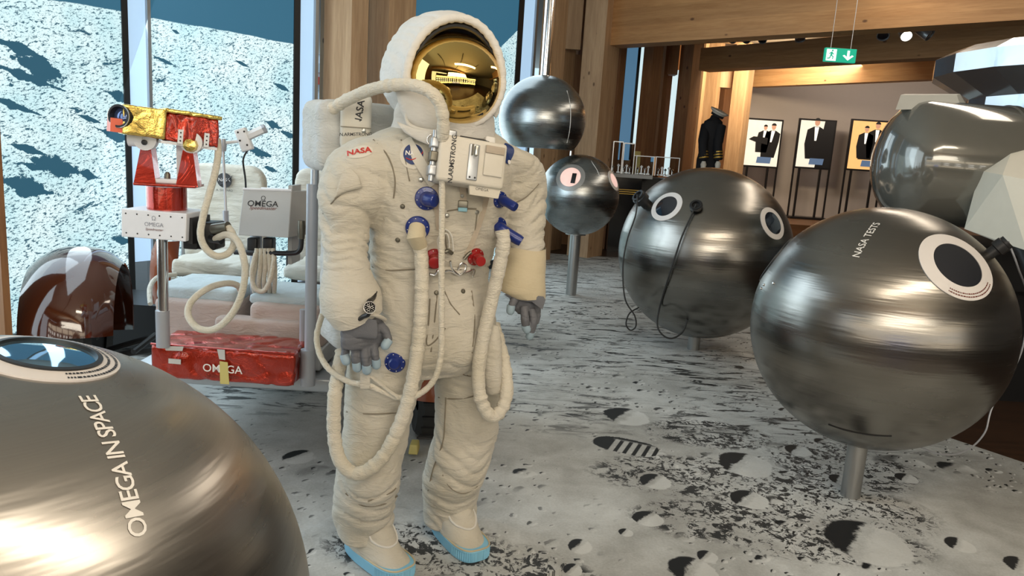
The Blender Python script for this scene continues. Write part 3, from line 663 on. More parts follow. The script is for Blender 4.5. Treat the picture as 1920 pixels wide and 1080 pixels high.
for i, (x0, x1, y0, y1, lab) in enumerate(((1403, 1473, 223, 315, 'poster on black stand with two dark figures on a pale ground, nearest the timber posts'), (1502, 1573, 224, 318, 'middle poster on black stand, one standing dark suited figure and a shadow'), (1600, 1672, 225, 322, 'orange poster on black stand partly hidden by the grey tank'))):
    Y = 20.0; a = W(x0, y0, Y); b = W(x1, y0, Y); zt = W((x0+x1)/2, y0, Y).z; zb = W((x0+x1)/2, y1, Y).z; w = b.x-a.x; h = zt-zb
    rt_ = empty('movie_poster', (a.x+w/2, Y, ZF), 0, lab, 'poster', 'framed posters on stands')
    o = Vector((a.x+w/2-.05, Y-.03, zb))
    cxx = o.x
    MB().box((cxx, Y, (zt+zb)/2), (w, .06, h)).build('frame', 'poster_frame', rt_, smooth=False)
    rr = Vector((1, 0, 0)); uu = Vector((0, 0, 1)); e = .045
    poly('print', [(-w/2+e, e), (w/2-e, e), (w/2-e, h-e), (-w/2+e, h-e)], o, rr, uu, .012, 'poster_orange' if i == 2 else 'poster_cream', rt_)
    if i == 0:
        man(o, rr, uu, -.02, h*.38, .85, rt_, .1); man(o, rr, uu, .17, h*.30, 1.05, rt_, .12)
        poly('printed_arm', [(-.38, .72), (-.26, .80), (.12, .78), (.12, .60), (-.2, .66)], o, rr, uu, .026, 'poster_black', rt_)
    elif i == 1:
        poly('printed_shadow', [(.05, e), (w/2-e, e), (w/2-e, h-e), (.18, h-e)], o, rr, uu, .015, 'poster_black', rt_)
        man(o, rr, uu, -.02, h*.30, 1.25, rt_); poly('printed_legs', [(-.16, .3), (.16, .3), (.12, .55), (-.14, .55)], o, rr, uu, .021, 'poster_black', rt_)
    else:
        man(o, rr, uu, -.08, h*.32, 1.0, rt_); man(o, rr, uu, .2, h*.34, 1.12, rt_)
        poly('printed_legs', [(-.22, .3), (.30, .3), (.30, .52), (-.2, .52)], o, rr, uu, .021, 'poster_black', rt_)
    poly('printed_car', [(-.12, .12), (.25, .12), (.27, .28), (-.1, .28)], o, rr, uu, .028, 'poster_blue', rt_)
    for q in (-.5, .5): MB().box((cxx+q*w*.96, Y, (zb+ZF)/2), (.04, .04, zb-ZF)).build('leg', 'poster_frame', rt_, smooth=False)
    for q in (-.36, .20): MB().box((cxx+q*w, Y-.1, (zb+ZF)/2+.02), (.05, .05, zb-ZF-.04)).build('leg', 'poster_frame', rt_, smooth=False)
    MB().box((cxx, Y-.05, ZF+.03), (w*1.02, .5, .05)).build('base', 'poster_frame', rt_, smooth=False)
# back wall detail
struct(MB().box((7.3, 21.03, 2.3), (.012, .03, 4.0)).build(T(), 'pole_grey', smooth=False)); struct(MB().box((9.6, 21.03, 2.3), (.012, .03, 4.0)).build(T(), 'pole_grey', smooth=False))
# navy uniform on a bust stand
Yu = 12.6; s_ = mpp(W(1335, 270, Yu)); uc = W(1333, 300, Yu)
un = empty('uniform_bust', (uc.x, Yu, 0), 0, 'dark navy officer uniform with gold cuff braid on a stand, white cap on top', 'uniform')
z = lambda y: W(1333, y, Yu).z
rs = []
for y, cx, hw in ((360, 1326, 20), (330, 1325, 22), (300, 1327, 21), (280, 1330, 18), (260, 1333, 18), (240, 1336, 19), (228, 1338, 17), (222, 1340, 9), (216, 1341, 7)):
    cc = W(cx, y, Yu); rs.append([cc+Vector((math.cos(a)*hw*s_, math.sin(a)*hw*s_*.65, 0)) for a in [i*math.pi/10 for i in range(20)]])
MB().rings(rs).build('jacket', 'navy_cloth', un)
cp = W(1347, 213, Yu); cx_ = Vector((.93, 0, -.36)).normalized(); cz_ = Vector((.36, -.25, .93)).normalized(); cy_ = cz_.cross(cx_).normalized()
for q, sgn in ((1349, 1), (1318, -1)):
    a = W(1338+sgn*14, 236, Yu-.05*sgn); b = W(q-(3 if sgn > 0 else 0), 270, Yu-.2*sgn*0-.12); c = W(q-2*sgn, 300, Yu-.16)
    MB().tube(spline([a, b, c], 6), [.085]*6+[.075]*6+[.065], 14).build('sleeve', 'navy_cloth', un)
    for j in range(3):
        cc = c+(b-c).normalized()*(.03+.045*j); MB().tube([cc, cc+(b-c).normalized()*.02], .079, 16).build('cuff_braid', 'gold_trim', un)
    MB().lathe([(.04, -.06), (.05, 0), (.03, .05)], c-Vector((0, 0, .07)), n=12).build('glove', 'cap_white', un)
MB().lathe([(.10, -.03), (.115, 0), (.155, .03), (.16, .05), (.05, .065), (.002, .065)], cp, (cx_, cy_, cz_), 28).build('cap', 'cap_white', un)
MB().lathe([(.108, -.05), (.112, -.02), (.108, -.01)], cp, (cx_, cy_, cz_), 28).build('cap_band', 'navy_cloth', un)
MB().lathe([(.22, 0), (.22, .03), (.03, .05), (.03, z(345))], (uc.x, Yu, 0), n=24).build('stand', 'black', un)
# showcase counter with glass tops
Yc = 12.9; a = W(1150, 330, Yc); b = W(1275, 322, Yc)
sc = empty('showcase_counter', ((a.x+b.x)/2, Yc+.4, 0), 0, 'dark showcase counter with clear glass boxes on top, beside the timber posts', 'showcase')
zt = a.z
MB().box(((a.x+W(1205, 330, Yc).x)/2, Yc+.4, zt/2), (W(1205, 330, Yc).x-a.x, .8, zt)).build('plinth', 'black_gloss', sc, smooth=False)
MB().box((W(1240, 330, Yc).x, Yc+.9, zt/2), (1.0, .9, zt)).build('cabinet', 'black', sc, smooth=False)
MB().box((W(1182, 326, Yc).x, Yc+.35, zt+.02), (.72, 1.0, .06)).build('worktop', 'grey_paint', sc, smooth=False)
for j in range(3): MB().box(((a.x+W(1203, 330, Yc).x)/2, Yc-.003, zt-.22-.035*j), (W(1203, 330, Yc).x-a.x, .012, .012)).build('brass_line', 'gold_trim', sc, smooth=False)
k = NB('glass'); k.set(Base_Color=(.93, .95, .95), Roughness=.03, Transmission_Weight=1.0, IOR=1.1); MATS['glass'] = k.m
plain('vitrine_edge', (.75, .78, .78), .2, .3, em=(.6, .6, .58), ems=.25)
for j, (x0, x1, y0) in enumerate(((1152, 1170, 265), (1172, 1192, 268), (1195, 1228, 292), (1232, 1276, 294))):
    v = empty('vitrine', (W((x0+x1)/2, 325, Yc).x, Yc+.25, zt+.05), 0, ['tall narrow clear vitrine on the counter, nearest the big timber post', 'tall clear vitrine with a white tag, second from the timber post', 'low clear vitrine in the middle of the counter with small watches', 'low wide clear vitrine at the right end of the counter'][j], 'vitrine', 'glass vitrines on the counter')
    p = W(x0, y0, Yc); q = W(x1, y0, Yc); w = q.x-p.x; h = p.z-zt-.05; cx = (p.x+q.x)/2
    MB().box((cx, Yc+.25, zt+.05+h/2), (w, .4, h)).build('glass_box', 'glass', v, smooth=False)
    mb = MB()
    for sx in (-1, 1):
        mb.box((cx+sx*w/2, Yc+.05, zt+.05+h/2), (.012, .012, h))
    mb.box((cx, Yc+.05, zt+.05+h), (w, .012, .012)); mb.box((cx, Yc+.45, zt+.05+h), (w, .012, .012)); mb.build('edges', 'vitrine_edge', v, smooth=False)
    for t_ in range(2+j):
        MB().lathe([(.03, 0), (.03, .02), (.012, .03), (.012, .08+.03*(t_ % 2)), (.028, .10+.03*(t_ % 2)), (.001, .13+.03*(t_ % 2))], (cx-w*.3+t_*w*.6/(1+j), Yc+.2, zt+.055), n=12).build('watch_holder', 'vitrine_edge' if t_ % 2 else 'chrome', v)
yv = W(1201, 275, Yc+.1); tag(recenter(MB().box(Vector((yv.x+.02, Yc+.5, zt+.05+.2)), (.11, .05, .4), bev=.01).build('display_sign', 'tape')), 'pale yellow upright sign standing on the showcase counter', 'sign')
# lighting track and spot lamps
def spot(px, py, Y, lab, aim=(-.3, -.6, -.7), lit=False, s=1.0):
    p = W(px, py, Y); r = empty('spot_lamp', (p.x, p.y, p.z), 0, lab, 'spot lamp', 'ceiling spot lamps'); n = Vector(aim).normalized(); f = frame_of(n)
    MB().lathe([(.05*s, -.12*s), (.075*s, -.10*s), (.08*s, .09*s), (.07*s, .09*s), (.065*s, .07*s), (.001, .065*s)], p, f, 24).build('housing', 'grey_metal', r)
    MB().lathe([(.066*s, .075*s), (.001, .08*s)], p, f, 20).build('lens', 'lamp_on' if lit else 'dark_glass', r)
    MB().box(p+Vector((0, .0, .13*s)), (.03*s, .03*s, .14*s)).build('bracket', 'black', r, smooth=False)
glow('lamp_on', (1, .86, .66), 9)
Yt = 10.5; ta = W(1620, 52, Yt)+Vector((0, 0, .12)); tb = W(1925, 44, 10.0)+Vector((0, 0, .1))
for q in (.15, .62):
    pw = ta.lerp(tb, q); struct(MB().cyl((pw.x, pw.y, pw.z), (pw.x, pw.y, CZ), .005, n=6).build(T(), 'grey_metal'))
tr = recenter(MB().tube([ta, tb+(tb-ta)*.3], .018, 8).build('lighting_track', 'black')); tag(tr, 'thin dark lighting track under the white ceiling at upper right', 'track')
spot(1657, 60, Yt, 'grey spot lamp on the track, left of the one that is lit'); spot(1697, 62, Yt, 'lit spot lamp on the track, glowing white', (-.1, -.8, -.6), True); spot(1734, 60, Yt, 'grey spot lamp on the track, right of the one that is lit', (.5, -.5, -.5))
spot(1500, 66, 12.5, 'single spot lamp above the exit sign, clear of the others', (0, -.4, -.9), s=1.0)
for q, x in enumerate((1376, 1402, 1432)): spot(x, 70+q*.3, 13.0, ['leftmost small pale spot lamp under the big beam', 'small pale spot lamp under the big beam, middle of three', 'small spot lamp under the big beam, right of three'][q], (-.4, -.6, -.6), s=.9)
# emergency exit sign
Ye = 9.2; a = W(1547, 91, Ye); b = W(1602, 117, Ye); cx = (a.x+b.x)/2; cz = (W(1574, 91, Ye).z+W(1574, 117, Ye).z)/2; w = b.x-a.x-.0; h = W(1574, 91, Ye).z-W(1574, 117, Ye).z
ex = empty('exit_sign', (cx, Ye, cz-h/2), 0, 'green hanging emergency exit sign with running figure and white down arrow', 'sign')
plain('sign_green', (.0, .22, .13), .4, em=(.01, .36, .22), ems=.9); plain('sign_white', (.7, .8, .78), .4, em=(.75, .95, .9), ems=.9)
MB().box((cx, Ye, cz), (w, .05, h), bev=.004).build('panel', 'sign_green', ex, smooth=False)
o = Vector((cx, Ye-.026, cz)); rr = Vector((1, 0, 0)); uu = Vector((0, 0, 1)); q = h
poly('door_field', [(-w*.46, -q*.44), (-w*.14, -q*.44), (-w*.14, q*.40), (-w*.46, q*.40)], o, rr, uu, .001, 'sign_white', ex)
poly('arrow', [(w*.20, q*.36), (w*.28, q*.36), (w*.28, -q*.1), (w*.36, q*.04), (w*.42, -q*.02), (w*.24, -q*.36), (w*.06, -q*.02), (w*.12, q*.04), (w*.20, -q*.1)], o, rr, uu, .002, 'sign_white', ex)
fg = lambda pts: [(-w*.30+x*q, y*q) for x, y in pts]
poly('runner', fg([(math.cos(a_)*.07+.06, math.sin(a_)*.07+.30) for a_ in [i*math.pi/6 for i in range(12)]]), o, rr, uu, .003, 'sign_green', ex)
for pp in ([(-.05, .22), (.08, .2), (.06, -.05), (-.08, -.04)], [(-.05, .2), (-.2, .08), (-.17, .03), (-.03, .13)], [(.06, .18), (.2, .05), (.17, .0), (.04, .1)], [(.04, -.03), (.18, -.12), (.14, -.32), (.08, -.31), (.1, -.15), (-.05, -.06)], [(-.08, -.02), (-.14, -.22), (-.3, -.24), (-.3, -.31), (-.08, -.29), (0, -.05)]):
    poly('runner', fg(pp), o, rr, uu, .003, 'sign_green', ex)
for s_ in (-.32, .32):
    MB().cyl((cx+s_*w, Ye, cz+h/2), (cx+s_*w, Ye, CZ-.02), .004, n=6).build('wire', 'grey_metal', ex)
# ------------------------------------------------------------------ gallery behind the camera (seen in the mirror-like surfaces)
sh = empty('showcase_wall', (1.5, -6.0, 0), 0, 'curved wall of lit watch showcases behind the viewer, seen mirrored in the gold visor', 'showcase')
glow('case_glow', (1, .84, .62), 3.2); glow('case_glow_blue', (.55, .6, 1), 2.6); glow('dial_glow', (1, .96, .88), 5)
for i in range(11):
    an = math.radians(-60+i*12); cxp = 1.2+math.sin(an)*5.2; cyp = .4-math.cos(an)*4.0; rt2 = Vector((math.cos(an), math.sin(an), 0)); nn = Vector((-math.sin(an), math.cos(an), 0)); axs = (rt2, nn, Vector((0, 0, 1)))
    MB().box((cxp, cyp, 1.5), (.96, .3, 3.0), axs).build('cabinet', 'black', sh, smooth=False)
    MB().box(Vector((cxp, cyp, 2.28))+nn*.155, (.96, .02, .42), axs).build('light_box', 'case_glow', sh, smooth=False)
    MB().box(Vector((cxp, cyp, 1.0))+nn*.155, (.96, .02, .30), axs).build('light_box', 'case_glow_blue' if i in (4, 5) else 'case_glow', sh, smooth=False)
    for a2 in (-.24, .24):
        for zz in (1.38, 1.80):
            MB().lathe([(.13, 0), (.13, .03), (.002, .035)], Vector((cxp, cyp, zz))+rt2*a2+nn*.15, (rt2, Vector((0, 0, 1)), nn), 20).build('dial', 'dial_glow', sh)
for i, xx in enumerate((-2.2, 0.2, 2.8)):
    t_ = recenter(MB().tube(spline([(xx-1.2, -5, CZ-.04), (xx, -2.5, CZ-.04), (xx+.5, 0, CZ-.04), (xx+.3, 1.8, CZ-.04)], 8), .03, 8).build('lighting_track', 'black')); tag(t_, ['dark ceiling track over the left aisle, mirrored in the visor', 'dark ceiling track over the middle aisle, mirrored in the visor', 'dark ceiling track over the right aisle, mirrored in the visor'][i], 'track')
# ------------------------------------------------------------------ astronaut suit figure
TH = math.radians(31); AL = Vector((math.cos(TH), math.sin(TH), 0)); AF = Vector((math.sin(TH), -math.cos(TH), 0))   # his left, his front
plat = MB(); pp = [(-.78, 2.78), (-.70, 2.36), (-.15, 2.30), (.26, 2.62), (.16, 2.86), (-.1, 3.02), (-.62, 3.02)]
plat.add([(x, y, z) for z in (.004, .03) for x, y in pp], [tuple(range(7, 14)), tuple(reversed(range(7)))]+[(i, (i+1) % 7, 7+(i+1) % 7, 7+i) for i in range(7)])
k = MATS['moon_floor']
tag(recenter(plat.build('floor_plinth', 'moon_floor', smooth=False)), 'thin low plinth covered in the moon print, under the suit boots', 'plinth')
ast = empty('spacesuit', (-.34, 2.72, .03), 0, 'full white spacesuit on display, gold visor, grey gloves and light blue boot soles', 'spacesuit')
def ering(px, py, Y, hw, kk=.72, n=36, dz=0, sq=2.0):
    c = W(px, py, Y); a = hw*mpp(c)/math.sqrt(math.cos(TH)**2+(kk*math.sin(TH))**2); b = a*kk
    out = []
    for j in range(n):
        t = 2*math.pi*j/n; ct, st = math.cos(t), math.sin(t)
        x = math.copysign(abs(ct)**(2/sq), ct)*a; y = math.copysign(abs(st)**(2/sq), st)*b
        out.append(c+AL*x+AF*y+Vector((0, 0, dz)))
    return out
def loftr(spec, n=36, sub=5, sq=2.0):
    """spec rows (px, py, Y, half width px, k); smoothly interpolated"""
    pts = [Vector((a, b, c)) for a, b, c, d, e in spec]; q = [Vector((d, e, 0)) for a, b, c, d, e in spec]
    P_ = spline(pts, sub); Q_ = spline(q, sub)
    return [ering(p.x, p.y, p.z, max(2, r.x), r.y, n, 0, sq) for p, r in zip(P_, Q_)]
body = MB()
body.rings(loftr([(832, 222, 2.74, 70, .8), (832, 240, 2.73, 90, .75), (830, 256, 2.73, 116, .62), (829, 275, 2.72, 130, .62), (828, 310, 2.71, 134, .66), (826, 360, 2.71, 128, .72), (820, 420, 2.71, 120, .74), (811, 475, 2.71, 112, .74), (806, 500, 2.71, 108, .72),
                  (807, 520, 2.71, 106, .70), (811, 560, 2.71, 110, .74), (812, 610, 2.71, 116, .78), (806, 655, 2.71, 118, .74), (800, 690, 2.71, 108, .6)], sq=2.25))
body.rings(loftr([(742, 610, 2.66, 66, .95), (735, 660, 2.65, 78, .98), (724, 700, 2.64, 74, 1.0), (712, 760, 2.62, 66, 1.0), (704, 820, 2.60, 61, 1.02), (697, 860, 2.58, 61, 1.06), (692, 900, 2.58, 63, 1.08), (685, 935, 2.60, 60, 1.05), (682, 960, 2.61, 57, 1.0), (684, 985, 2.62, 52, 1.0), (690, 1005, 2.62, 52, 1.0)]))
body.rings(loftr([(862, 610, 2.78, 60, .95), (868, 650, 2.79, 68, .98), (875, 700, 2.80, 64, 1.0), (877, 760, 2.80, 61, 1.0), (873, 810, 2.79, 60, 1.02), (863, 850, 2.78, 60, 1.06), (852, 890, 2.79, 58, 1.08), (846, 915, 2.81, 54, 1.05), (843, 940, 2.83, 51, 1.0), (843, 962, 2.84, 50, 1.0), (846, 978, 2.84, 50, 1.0)]))
body.rings(loftr([(738, 256, 2.66, 40, 1.1), (706, 268, 2.62, 52, 1.1), (686, 296, 2.59, 68, 1.0), (672, 340, 2.57, 72, .95), (662, 375, 2.55, 65, .95), (650, 412, 2.54, 50, 1.0), (646, 450, 2.52, 44, 1.05), (649, 490, 2.50, 42, 1.05), (653, 520, 2.49, 44, 1.05)]))
body.rings(loftr([(905, 264, 2.78, 40, 1.1), (940, 280, 2.80, 50, 1.1), (962, 302, 2.82, 55, 1.0), (975, 335, 2.84, 50, .95), (979, 375, 2.84, 44, .95), (981, 420, 2.83, 40, 1.0), (986, 460, 2.81, 37, 1.05), (984, 490, 2.80, 38, 1.05)]))
# crotch filler and buttocks
raw = body.build('raw', 'suit_cloth', None)
def remeshed(o, voxel, smooth_it=6, fac=.5):
    m = o.modifiers.new('r', 'REMESH'); m.mode = 'VOXEL'; m.voxel_size = voxel; m.use_smooth_shade = True
    s = o.modifiers.new('s', 'SMOOTH'); s.iterations = smooth_it; s.factor = fac
    bpy.context.view_layer.update()
    me = bpy.data.meshes.new_from_object(o.evaluated_get(bpy.context.evaluated_depsgraph_get())); bpy.data.objects.remove(o); return me
me = remeshed(raw, .0075, 7)
print('body verts', len(me.vertices))
def seg_dist(p, a, b):
    d = b-a; t = max(0, min(1, (p-a).dot(d)/d.length_squared)); return (p-(a+d*t)).length
KN = [(W(700, 900, 2.58), .22, 1.0), (W(690, 970, 2.6), .14, 1.2), (W(858, 870, 2.78), .22, 1.0), (W(843, 945, 2.8), .13, 1.2), (W(650, 420, 2.54), .2, .9), (W(690, 350, 2.6), .16, .7), (W(980, 430, 2.83), .2, .9), (W(720, 520, 2.7), .14, .6), (W(900, 520, 2.7), .14, .5), (W(740, 690, 2.65), .2, .6), (W(870, 680, 2.7), .18, .6)]
def displace_cloth(me, centres, A=.0075, base=.25, seed=0.0):
    me.update(); vs = me.vertices; n = len(vs); nr = [v.normal.copy() for v in vs]; new = []
    for i in range(n):
        p = vs[i].co; w = base
        for c, r, s in centres:
            d = (p-c).length/r
            if d < 1: w += s*(1-d)**.7
        w = min(w, 1.15)
        wr = noise.noise(Vector((p.x*5+seed, p.y*5, p.z*4)))*.9
        q = Vector((p.x*3.2+seed, p.y*3.2, p.z*19+wr*2.2+p.x*5)); f = 1-abs(noise.noise(q))*2.0; f = max(0, f)**2.6
        q2 = Vector((p.x*6+7, p.y*6+seed, p.z*40+wr*4-p.x*8)); f2 = 1-abs(noise.noise(q2))*2.2; f2 = max(0, f2)**3
        d = -A*w*(f-.25)-A*.35*w*(f2-.2)+.0042*noise.noise(p*9+Vector((seed, 3, 1)))
        new.append(p+nr[i]*d)
    for i in range(n): vs[i].co = new[i]
    me.update()
displace_cloth(me, KN, .0135, .30)
I = inv(ast); me.transform(I); me.materials.clear(); me.materials.append(MATS['suit_cloth'])
for p in me.polygons: p.use_smooth = True
suit = bpy.data.objects.new('suit_body', me); C.objects.link(suit); suit.parent = ast; RM[suit.name] = RM[ast.name]
bv = BVHTree.FromPolygons([RM[ast.name] @ v.co for v in me.vertices], [tuple(p.vertices) for p in me.polygons])
def on_body(px, py, off=0.0, Yd=2.6):
    d = ray(px, py).normalized(); h = bv.ray_cast(CAM, d)
    if h[0] is None: return W(px, py, Yd), -d
    n = h[1] if h[1].dot(d) < 0 else -h[1]
    return h[0]+n*off, n
def smooth_n(px, py, s=14):
    n = Vector()
    for dx, dy in ((0, 0), (s, 0), (-s, 0), (0, s), (0, -s), (s, s), (-s, -s), (s, -s), (-s, s)): n += on_body(px+dx, py+dy)[1]
    return n.normalized()
def drape(px, py, Y=None): return on_body(px, py)[0]
def body_tube(name, pix, r, m, off=None, parent=None, n=10, lump=0.0, sub=10, seed=1, **kw):
    pts = []
    for q in pix:
        if len(q) == 3: pts.append(W(*q))
        else: pts.append(on_body(q[0], q[1], r*.6 if off is None else off)[0])
    sp = spline(pts, sub); rg = random.Random(seed)
    if lump:
        L = 0; rr = []
        for i, p in enumerate(sp):
            if i: L += (p-sp[i-1]).length
            rr.append(r*(1+lump*noise.noise(Vector((L*60, seed, 0)))*1.6))
        # extra resolution along length
        return MB().tube(sp, rr, 16).build(name, m, parent or ast, **kw)
    return MB().tube(sp, r, n).build(name, m, parent or ast, **kw)
def seam(pix, r=.0028, m='seam_thread', name='seam'):
    return MB().tube(spline([on_body(x, y, .0002)[0] for x, y in pix], 6), r, 6).build(name, m, ast)
plain('seam_thread', (.20, .175, .13), .8)
for s_ in ([(868, 702), (880, 705), (905, 708), (930, 700)], [(650, 772), (690, 776), (730, 775), (765, 770)], [(822, 745), (850, 748), (880, 745), (905, 735)],
           [(836, 745), (834, 790), (830, 830), (812, 880), (803, 920)], [(700, 262), (722, 285), (735, 310), (741, 340), (738, 372)], [(820, 548), (815, 600), (808, 660)], [(884, 545), (890, 600), (886, 650)],
           [(698, 500), (730, 507), (770, 505), (820, 506), (880, 505), (915, 500)], [(752, 262), (760, 300), (768, 340)], [(885, 660), (886, 700), (888, 730)], [(690, 940), (730, 925), (742, 915)], [(648, 925), (680, 948), (720, 945), (745, 930)],
           [(830, 890), (845, 915), (870, 925), (895, 912)], [(606, 400), (630, 372), (655, 352), (672, 340)], [(955, 385), (985, 370), (1010, 345)]): seam(s_)
# cuffs (gauntlet covers) as flared sleeves, open below
def cuff(spec, name, m, th=.004):
    rs = loftr(spec, 40, 4); inner = []
    outer = rs
    c_in = []
    for r in reversed(rs):
        c = sum(r, Vector())/len(r); c_in.append([c+(p-c)*(1-th/max(.02, (p-c).length)) for p in r])
    mb = MB().rings(outer+c_in, False, False); me_ = mb.build(name, m, ast)
    for v in me_.data.vertices: v.co += v.co.normalized()*0+Vector((0, 0, .004*noise.noise(v.co*14)))
    return me_
def cuff2(rows, name, m, n=44):
    """rows of (centre px, py, Y, half width, k, droop dz on the outer side)"""
    rs = []
    for i, (px, py, Y, hw, kk, tilt, tf) in enumerate(rows):
        r = ering(px, py, Y, hw, kk, n)
        for j, p in enumerate(r):
            t = 2*math.pi*j/n; p.z += -math.cos(t)*tilt - math.sin(t)*tf + .004*math.sin(3*t+i)
        rs.append(r)
    R_ = []
    for i in range(len(rs)-1):
        for q in range(4): R_.append([a.lerp(b, q/4) for a, b in zip(rs[i], rs[i+1])])
    R_.append(rs[-1])
    for i, r in enumerate(R_):
        c = sum(r, Vector())/n
        for j in range(n):
            d = (r[j]-c); r[j] = r[j]+d.normalized()*.005*noise.noise(r[j]*16)
    inn = []
    for r in reversed(R_):
        c = sum(r, Vector())/n; inn.append([c+(p-c)*.94 for p in r])
    return MB().rings(R_+inn, False, False, closed=False).build(name, m, ast, auto=70)
cuff2([(651, 505, 2.49, 43, 1.05, 0, 0), (652, 525, 2.485, 48, 1.05, -.005, 0), (655, 548, 2.48, 56, 1.05, -.015, 0), (660, 572, 2.47, 55, 1.0, -.03, .0), (670, 592, 2.46, 46, .95, -.035, .01)], 'sleeve_cover', 'suit_cloth')
cuff2([(985, 464, 2.81, 39, 1.05, 0, 0), (982, 490, 2.80, 42, 1.05, 0, 0), (978, 520, 2.79, 46, 1.05, 0, .0), (977, 542, 2.78, 46, 1.0, .0, 0), (985, 556, 2.775, 38, 1.0, .006, 0)], 'sleeve_cover', 'cuff_cloth')
# ---- gloves
def finger(mb_pts, rad): return (mb_pts, rad)
def hand(name, palm, fingers, voxel=.0032):
    mb = MB(); mb.rings(palm)
    for pts, rad in fingers:
        sp = spline(pts, 5); n = len(sp); rr = [rad[0]+(rad[1]-rad[0])*i/(n-1) for i in range(n)]
        t0 = (sp[-1]-sp[-2]).normalized(); sp = sp+[sp[-1]+t0*rr[-1]*.5, sp[-1]+t0*rr[-1]*.85]; rr = rr+[rr[-1]*.85, rr[-1]*.4]
        mb.tube(sp, rr, 14)
    o = mb.build('raw', 'glove_grey', None); me = remeshed(o, voxel, 3, .4)
    me.update()
    nr = [v.normal.copy() for v in me.vertices]
    for i, v in enumerate(me.vertices):
        p = v.co; v.co = p+nr[i]*(.0016*noise.noise(p*60)-.0022*max(0, 1-abs(noise.noise(Vector((p.x*12, p.y*12, p.z*42))))*2.4)**3)
    me.transform(I); me.materials.clear(); me.materials.append(MATS['glove_grey'])
    for p in me.polygons: p.use_smooth = True
    g = bpy.data.objects.new(name, me); C.objects.link(g); g.parent = ast; RM[g.name] = RM[ast.name]
    for (pts, rad) in fingers:
        sp = spline(pts, 5); e = sp[-1]; t0 = (sp[-1]-sp[-2]).normalized(); r = rad[1]+.0012
        L = .024; prof = [(r, -L), (r*1.04, -L*.6), (r*1.02, 0), (r*.86, r*.5), (r*.5, r*.85), (.0008, r)]
        MB().lathe(prof, e, frame_of(t0, Vector((1, 0, .1))), 16).build('fingertip', 'fingertip_blue', g)
    return g
HR = 2.44
rp = [ering(px, py, Y, hw, kk, 24) for px, py, Y, hw, kk in ((668, 585, 2.455, 34, .8), (680, 605, 2.45, 38, .62), (682, 625, 2.445, 40, .52), (680, 642, 2.44, 38, .46), (678, 652, 2.438, 34, .42))]
fr = [([W(652, 640, HR), W(648, 655, HR), W(647, 668, HR-.01), W(649, 677, HR-.012)], (.0165, .0145)),
      ([W(667, 642, HR), W(666, 662, HR-.015), W(668, 678, HR-.015), W(670, 690, HR-.01)], (.0165, .0145)),
      ([W(683, 642, HR), W(684, 665, HR-.018), W(687, 684, HR-.02), W(688, 695, HR-.015)], (.0165, .0145)),
      ([W(699, 638, HR+.01), W(702, 658, HR-.01), W(705, 674, HR-.012), W(706, 685, HR-.008)], (.016, .014)),
      ([W(708, 606, HR+.02), W(722, 622, HR+.01), W(727, 638, HR), W(722, 648, HR-.01)], (.018, .0145))]
gr = hand('glove', rp, fr)
# folded gauntlet flap over the back of the glove
def patch_px(name, pix, Y, th, m, parent, bulge=.008, bev=.003):
    pts = [W(x, y, Y) for x, y in pix]; c = sum(pts, Vector())/len(pts)
    n = Vector((0, -1, .1)).normalized()
    inner = [c+(p-c)*.72+n*(th+bulge*.8) for p in pts]; top = [p+n*th for p in pts]
    mb = MB().rings([pts, top, inner, [c+(p-c)*.3+n*(th+bulge) for p in pts]], True, True)
    return mb.build(name, m, parent, auto=60)
patch_px('knuckle_flap', [(647, 600), (678, 594), (706, 600), (709, 614), (708, 630), (706, 636), (676, 634), (650, 636), (642, 622)], 2.405, .008, 'glove_grey', gr, .006)
MB().tube(spline([W(640, 606, 2.43), W(655, 600, 2.40), W(690, 590, 2.39), W(712, 594, 2.42), W(722, 600, 2.46)], 6), .007, 8).build('gauntlet_edge', 'suit_cloth', gr)
HL = 2.76
lp = [ering(px, py, Y, hw, kk, 24) for px, py, Y, hw, kk in ((984, 545, 2.78, 28, .8), (984, 560, 2.775, 30, .7), (988, 575, 2.77, 28, .6), (992, 588, 2.765, 22, .6))]
fl_ = [([W(968, 555, HL-.03), W(962, 567, HL-.05), W(958, 578, HL-.055), W(957, 583, HL-.055)], (.0165, .0145)),
       ([W(983, 575, HL-.04), W(984, 594, HL-.06), W(986, 612, HL-.05), W(988, 618, HL-.045)], (.0165, .0145)),
       ([W(996, 580, HL-.02), W(1000, 600, HL-.035), W(997, 618, HL-.03), W(993, 630, HL-.02)], (.0165, .0145)),
       ([W(1003, 572, HL+.02), W(1007, 592, HL+.01), W(1003, 606, HL+.01), W(999, 612, HL+.015)], (.0155, .0135)),
       ([W(1004, 568, HL+.05), W(1008, 584, HL+.05), W(1004, 596, HL+.05), W(1000, 600, HL+.05)], (.015, .013))]
gl = hand('glove', lp, fl_)
patch_px('gauntlet_flap', [(945, 552), (962, 548), (1000, 553), (1019, 556), (1023, 562), (1017, 580), (1004, 568), (985, 566), (960, 562)], 2.72, .006, 'glove_grey', gl, .004)
